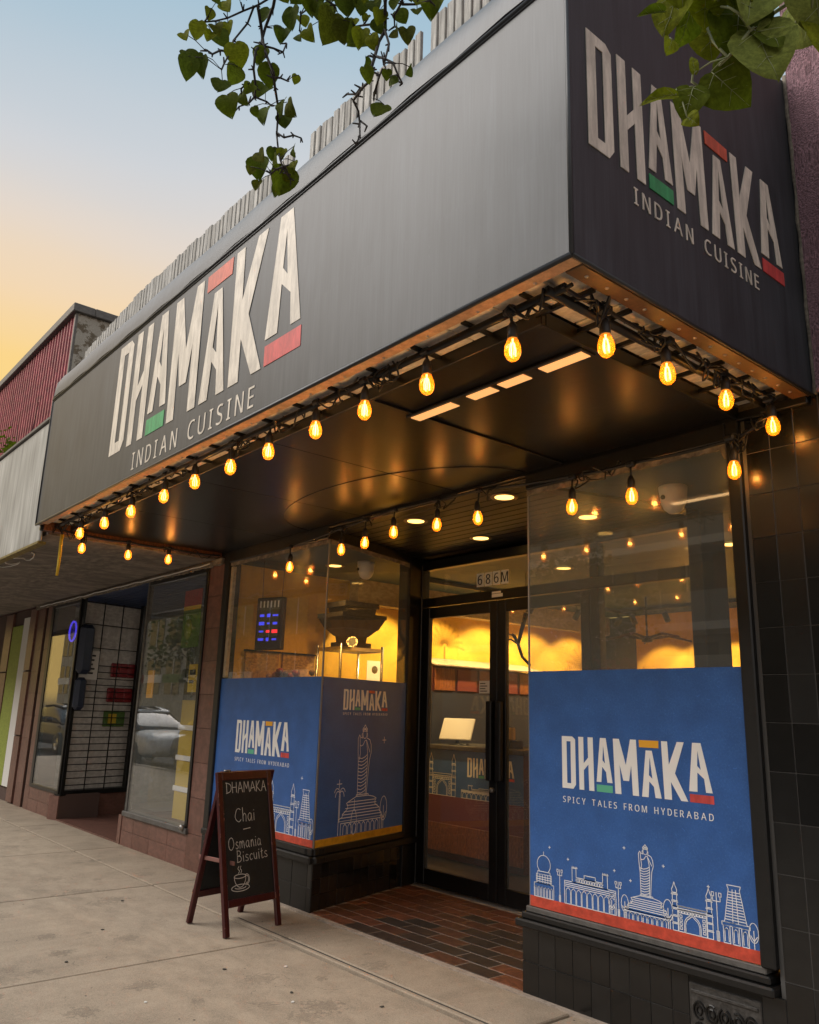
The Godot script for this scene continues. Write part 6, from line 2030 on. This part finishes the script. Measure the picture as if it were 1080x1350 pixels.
const BRANCHES := [
	[1136, 3906, 2385, 1004, 3886, 2335, 939, 3850, 2326, 974, 3737, 2359, 1024, 3626, 2400, 1066, 3518, 2427, 1017, 3494, 2391, 963, 3506, 2361, 941, 3535, 2308, 927, 3547, 2275],
	[1006, 3850, 2400, 936, 3839, 2346, 990, 3708, 2360, 1040, 3620, 2366, 1069, 3545, 2353, 1023, 3531, 2322, 927, 3553, 2253, 893, 3522, 2227, 913, 3455, 2237, 979, 3338, 2264, 1021, 3264, 2272, 1031, 3231, 2266],
	[1058, 3867, 2366, 1006, 3850, 2400, 980, 3807, 2445, 983, 3744, 2501, 993, 3691, 2545, 1006, 3642, 2589],
	[988, 3838, 2413, 944, 3807, 2410, 1000, 3640, 2480, 1058, 3529, 2516, 1103, 3435, 2544, 1115, 3396, 2561],
	[1051, 3541, 2513, 1068, 3505, 2552, 1094, 3452, 2588, 1090, 3455, 2607],
	[990, 3708, 2360, 1011, 3699, 2331, 1034, 3692, 2303, 1018, 3745, 2281],
	[1059, 3532, 2343, 1070, 3538, 2323, 1081, 3536, 2298],
	[915, 3456, 2234, 943, 3430, 2221, 966, 3438, 2194, 1007, 3405, 2185],
	[1031, 3231, 2266, 1015, 3218, 2280, 999, 3206, 2290],
	[1031, 3231, 2266, 1030, 3216, 2249, 1020, 3208, 2226],
	[963, 3506, 2361, 938, 3494, 2370, 930, 3466, 2400],
	[1017, 3494, 2391, 1036, 3467, 2432, 1028, 3451, 2446],
	[1605, 3603, 2275, 1507, 3601, 2202, 1444, 3574, 2157, 1454, 3504, 2184, 1494, 3391, 2228, 1500, 3334, 2245, 1476, 3314, 2234, 1419, 3334, 2216, 1359, 3359, 2191, 1305, 3380, 2164, 1280, 3368, 2133, 1287, 3323, 2126, 1317, 3250, 2144, 1334, 3192, 2169],
	[1444, 3574, 2157, 1493, 3473, 2176, 1538, 3357, 2219, 1542, 3328, 2230],
	[1494, 3391, 2228, 1531, 3360, 2222, 1567, 3328, 2211, 1580, 3280, 2198, 1568, 3277, 2180],
	[1409, 3337, 2209, 1355, 3363, 2194, 1301, 3396, 2197],
	[1500, 3325, 2244, 1528, 3295, 2232, 1477, 3302, 2207, 1418, 3321, 2166],
	[1447, 3614, 2162, 1407, 3617, 2169, 1356, 3645, 2179, 1309, 3677, 2185, 1256, 3722, 2190, 1201, 3779, 2204],
	[1645, 3609, 2221, 1544, 3597, 2166, 1484, 3610, 2150, 1472, 3585, 2132, 1495, 3563, 2108],
	[1284, 3340, 2125, 1326, 3295, 2122],
	[1354, 3782, 2311, 1231, 3797, 2273, 1121, 3854, 2252, 1042, 3880, 2241, 1016, 3837, 2235],
	[1544, 3597, 2166, 1549, 3625, 2108, 1570, 3647, 2078],
	[1231, 3797, 2273, 1243, 3774, 2233, 1294, 3732, 2218],
]
const LEAVES := [
	[1050, 3553, 2629, 61, 1006, 3642, 2589],
	[1205, 3257, 2705, 66, 1115, 3396, 2561],
	[1159, 3325, 2647, 63, 1115, 3396, 2561],
	[1172, 3326, 2689, 52, 1115, 3396, 2561],
	[1090, 3465, 2682, 38, 1090, 3455, 2607],
	[1002, 3651, 2543, 47, 993, 3691, 2545],
	[955, 3668, 2500, 66, 993, 3691, 2545],
	[932, 3749, 2472, 49, 983, 3744, 2501],
	[984, 3622, 2559, 41, 1006, 3642, 2589],
	[1089, 3509, 2499, 77, 1058, 3529, 2516],
	[1081, 3440, 2498, 68, 1103, 3435, 2544],
	[1109, 3343, 2558, 66, 1115, 3396, 2561],
	[995, 3388, 2472, 72, 1028, 3451, 2446],
	[1015, 3428, 2428, 47, 1028, 3451, 2446],
	[1046, 3445, 2427, 46, 1036, 3467, 2432],
	[955, 3559, 2339, 79, 941, 3535, 2308],
	[1019, 3569, 2344, 72, 1040, 3620, 2366],
	[1000, 3646, 2370, 60, 990, 3708, 2360],
	[1071, 3567, 2263, 36, 1081, 3536, 2298],
	[973, 3520, 2259, 62, 927, 3547, 2275],
	[968, 3532, 2221, 62, 927, 3553, 2253],
	[892, 3539, 2198, 57, 893, 3522, 2227],
	[859, 3554, 2267, 76, 927, 3553, 2253],
	[850, 3551, 2300, 38, 927, 3547, 2275],
	[926, 3872, 2254, 64, 939, 3850, 2326],
	[1044, 3835, 2282, 74, 1042, 3880, 2241],
	[1020, 3809, 2232, 44, 1016, 3837, 2235],
	[935, 3899, 2334, 63, 939, 3850, 2326],
	[1028, 3739, 2524, 53, 983, 3744, 2501],
	[1102, 3650, 2589, 39, 1006, 3642, 2589],
	[1025, 3670, 2582, 40, 1006, 3642, 2589],
	[1051, 3209, 2363, 46, 1015, 3218, 2280],
	[953, 3242, 2318, 72, 999, 3206, 2290],
	[963, 3209, 2354, 35, 999, 3206, 2290],
	[938, 3183, 2311, 42, 999, 3206, 2290],
	[1055, 3293, 2242, 42, 1021, 3264, 2272],
	[968, 3279, 2259, 61, 979, 3338, 2264],
	[977, 3216, 2232, 91, 1021, 3264, 2272],
	[1007, 3263, 2216, 54, 1021, 3264, 2272],
	[951, 3327, 2269, 43, 979, 3338, 2264],
	[1010, 3298, 2261, 36, 979, 3338, 2264],
	[945, 3201, 2233, 55, 1020, 3208, 2226],
	[1013, 3221, 2232, 54, 1030, 3216, 2249],
	[1163, 3814, 2229, 91, 1121, 3854, 2252],
	[1210, 3720, 2219, 107, 1243, 3774, 2233],
	[1273, 3661, 2206, 76, 1309, 3677, 2185],
	[1288, 3638, 2176, 105, 1309, 3677, 2185],
	[1408, 3525, 2227, 61, 1454, 3504, 2184],
	[1122, 3732, 2250, 54, 1201, 3779, 2204],
	[1020, 3884, 2220, 51, 1042, 3880, 2241],
	[1356, 3684, 2251, 74, 1294, 3732, 2218],
	[1389, 3671, 2218, 62, 1356, 3645, 2179],
	[1458, 3623, 2212, 50, 1447, 3614, 2162],
	[1389, 3637, 2197, 28, 1356, 3645, 2179],
	[1248, 3757, 2150, 36, 1256, 3722, 2190],
	[1466, 3585, 2197, 44, 1507, 3601, 2202],
	[1440, 3586, 2167, 62, 1447, 3614, 2162],
	[1460, 3480, 2215, 49, 1454, 3504, 2184],
	[1481, 3628, 2116, 51, 1484, 3610, 2150],
	[1550, 3603, 2108, 44, 1549, 3625, 2108],
	[1563, 3651, 2055, 73, 1570, 3647, 2078],
	[1552, 3644, 2111, 61, 1549, 3625, 2108],
	[1499, 3530, 2149, 49, 1495, 3563, 2108],
	[1500, 3543, 2105, 61, 1495, 3563, 2108],
	[1427, 3420, 2214, 38, 1494, 3391, 2228],
	[1522, 3274, 2273, 47, 1528, 3295, 2232],
	[1436, 3271, 2159, 65, 1418, 3321, 2166],
	[1580, 3244, 2221, 36, 1580, 3280, 2198],
	[1573, 3333, 2146, 34, 1567, 3328, 2211],
	[1542, 3301, 2214, 31, 1542, 3328, 2230],
	[1557, 3560, 2206, 37, 1544, 3597, 2166],
	[1152, 3827, 2271, 72, 1121, 3854, 2252],
	[1259, 3762, 2306, 75, 1231, 3797, 2273],
	[1309, 3742, 2277, 75, 1354, 3782, 2311],
	[1587, 3522, 2289, 67, 1605, 3603, 2275],
	[1592, 3603, 2176, 64, 1544, 3597, 2166],
	[1031, 3853, 2448, 72, 1006, 3850, 2400],
	[1044, 3926, 2330, 80, 1004, 3886, 2335],
	[1092, 3894, 2294, 73, 1121, 3854, 2252],
	[1359, 3741, 2250, 68, 1354, 3782, 2311],
	[1539, 3554, 2313, 63, 1605, 3603, 2275],
	[1638, 3594, 2137, 69, 1645, 3609, 2221],
	[1031, 3812, 2498, 59, 980, 3807, 2445],
	[1183, 3873, 2310, 77, 1136, 3906, 2385],
	[1126, 3835, 2441, 76, 1136, 3906, 2385],
	[1576, 3627, 2225, 69, 1605, 3603, 2275],
	[1385, 3734, 2299, 73, 1354, 3782, 2311],
	[1606, 3724, 2045, 72, 1570, 3647, 2078],
	[1650, 3740, 2036, 72, 1570, 3647, 2078],
]
const NEAR_BRANCHES := [
	[2883, 2527, 2357, 2792, 2520, 2347, 2772, 2462, 2404, 2771, 2405, 2457, 2744, 2362, 2479, 2697, 2378, 2450, 2673, 2381, 2439],
	[2673, 2381, 2439, 2659, 2379, 2446, 2656, 2362, 2474],
	[2673, 2381, 2439, 2665, 2392, 2444, 2669, 2407, 2445, 2675, 2424, 2447],
	[2744, 2362, 2479, 2715, 2420, 2465, 2697, 2486, 2460, 2691, 2530, 2467],
	[2771, 2405, 2457, 2770, 2416, 2487, 2759, 2431, 2493, 2741, 2452, 2485],
	[2695, 2554, 2471, 2677, 2499, 2481, 2674, 2458, 2506, 2675, 2429, 2528, 2672, 2416, 2520],
	[2677, 2496, 2481, 2677, 2483, 2504, 2680, 2451, 2536],
	[2792, 2520, 2347, 2796, 2489, 2345, 2784, 2467, 2338],
	[2883, 2527, 2357, 2839, 2490, 2380, 2826, 2466, 2367],
]
const NEAR_LEAVES := [
	[2664, 2307, 2542, 53, 2656, 2362, 2474, "H"],
	[2682, 2322, 2486, 59, 2656, 2362, 2474, "V"],
	[2693, 2271, 2502, 26, 2656, 2362, 2474, "V"],
	[2727, 2338, 2447, 80, 2744, 2362, 2479, "D"],
	[2696, 2456, 2437, 74, 2697, 2486, 2460, "V"],
	[2750, 2414, 2457, 87, 2741, 2452, 2485, "P"],
	[2786, 2361, 2446, 99, 2771, 2405, 2457, "V"],
	[2796, 2392, 2439, 71, 2771, 2405, 2457, "V"],
	[2697, 2427, 2552, 72, 2680, 2451, 2536, "V"],
	[2687, 2468, 2482, 78, 2677, 2496, 2481, "V"],
	[2725, 2458, 2499, 73, 2741, 2452, 2485, "V"],
	[2756, 2466, 2477, 72, 2741, 2452, 2485, "V"],
	[2780, 2439, 2469, 83, 2741, 2452, 2485, "V"],
	[2799, 2500, 2327, 115, 2792, 2520, 2347, "V"],
	[2834, 2470, 2364, 98, 2839, 2490, 2380, "V"],
	[2676, 2430, 2572, 41, 2680, 2451, 2536, "H"],
	[2694, 2372, 2552, 28, 2672, 2416, 2520, "V"],
	[2712, 2348, 2522, 35, 2744, 2362, 2479, "S"],
	[2789, 2473, 2459, 84, 2741, 2452, 2485, "V"],
	[2802, 2525, 2382, 100, 2792, 2520, 2347, "V"],
	[2746, 2471, 2513, 83, 2741, 2452, 2485, "V"],
	[2721, 2458, 2556, 71, 2680, 2451, 2536, "V"],
	[2836, 2425, 2333, 98, 2826, 2466, 2367, "V"],
]
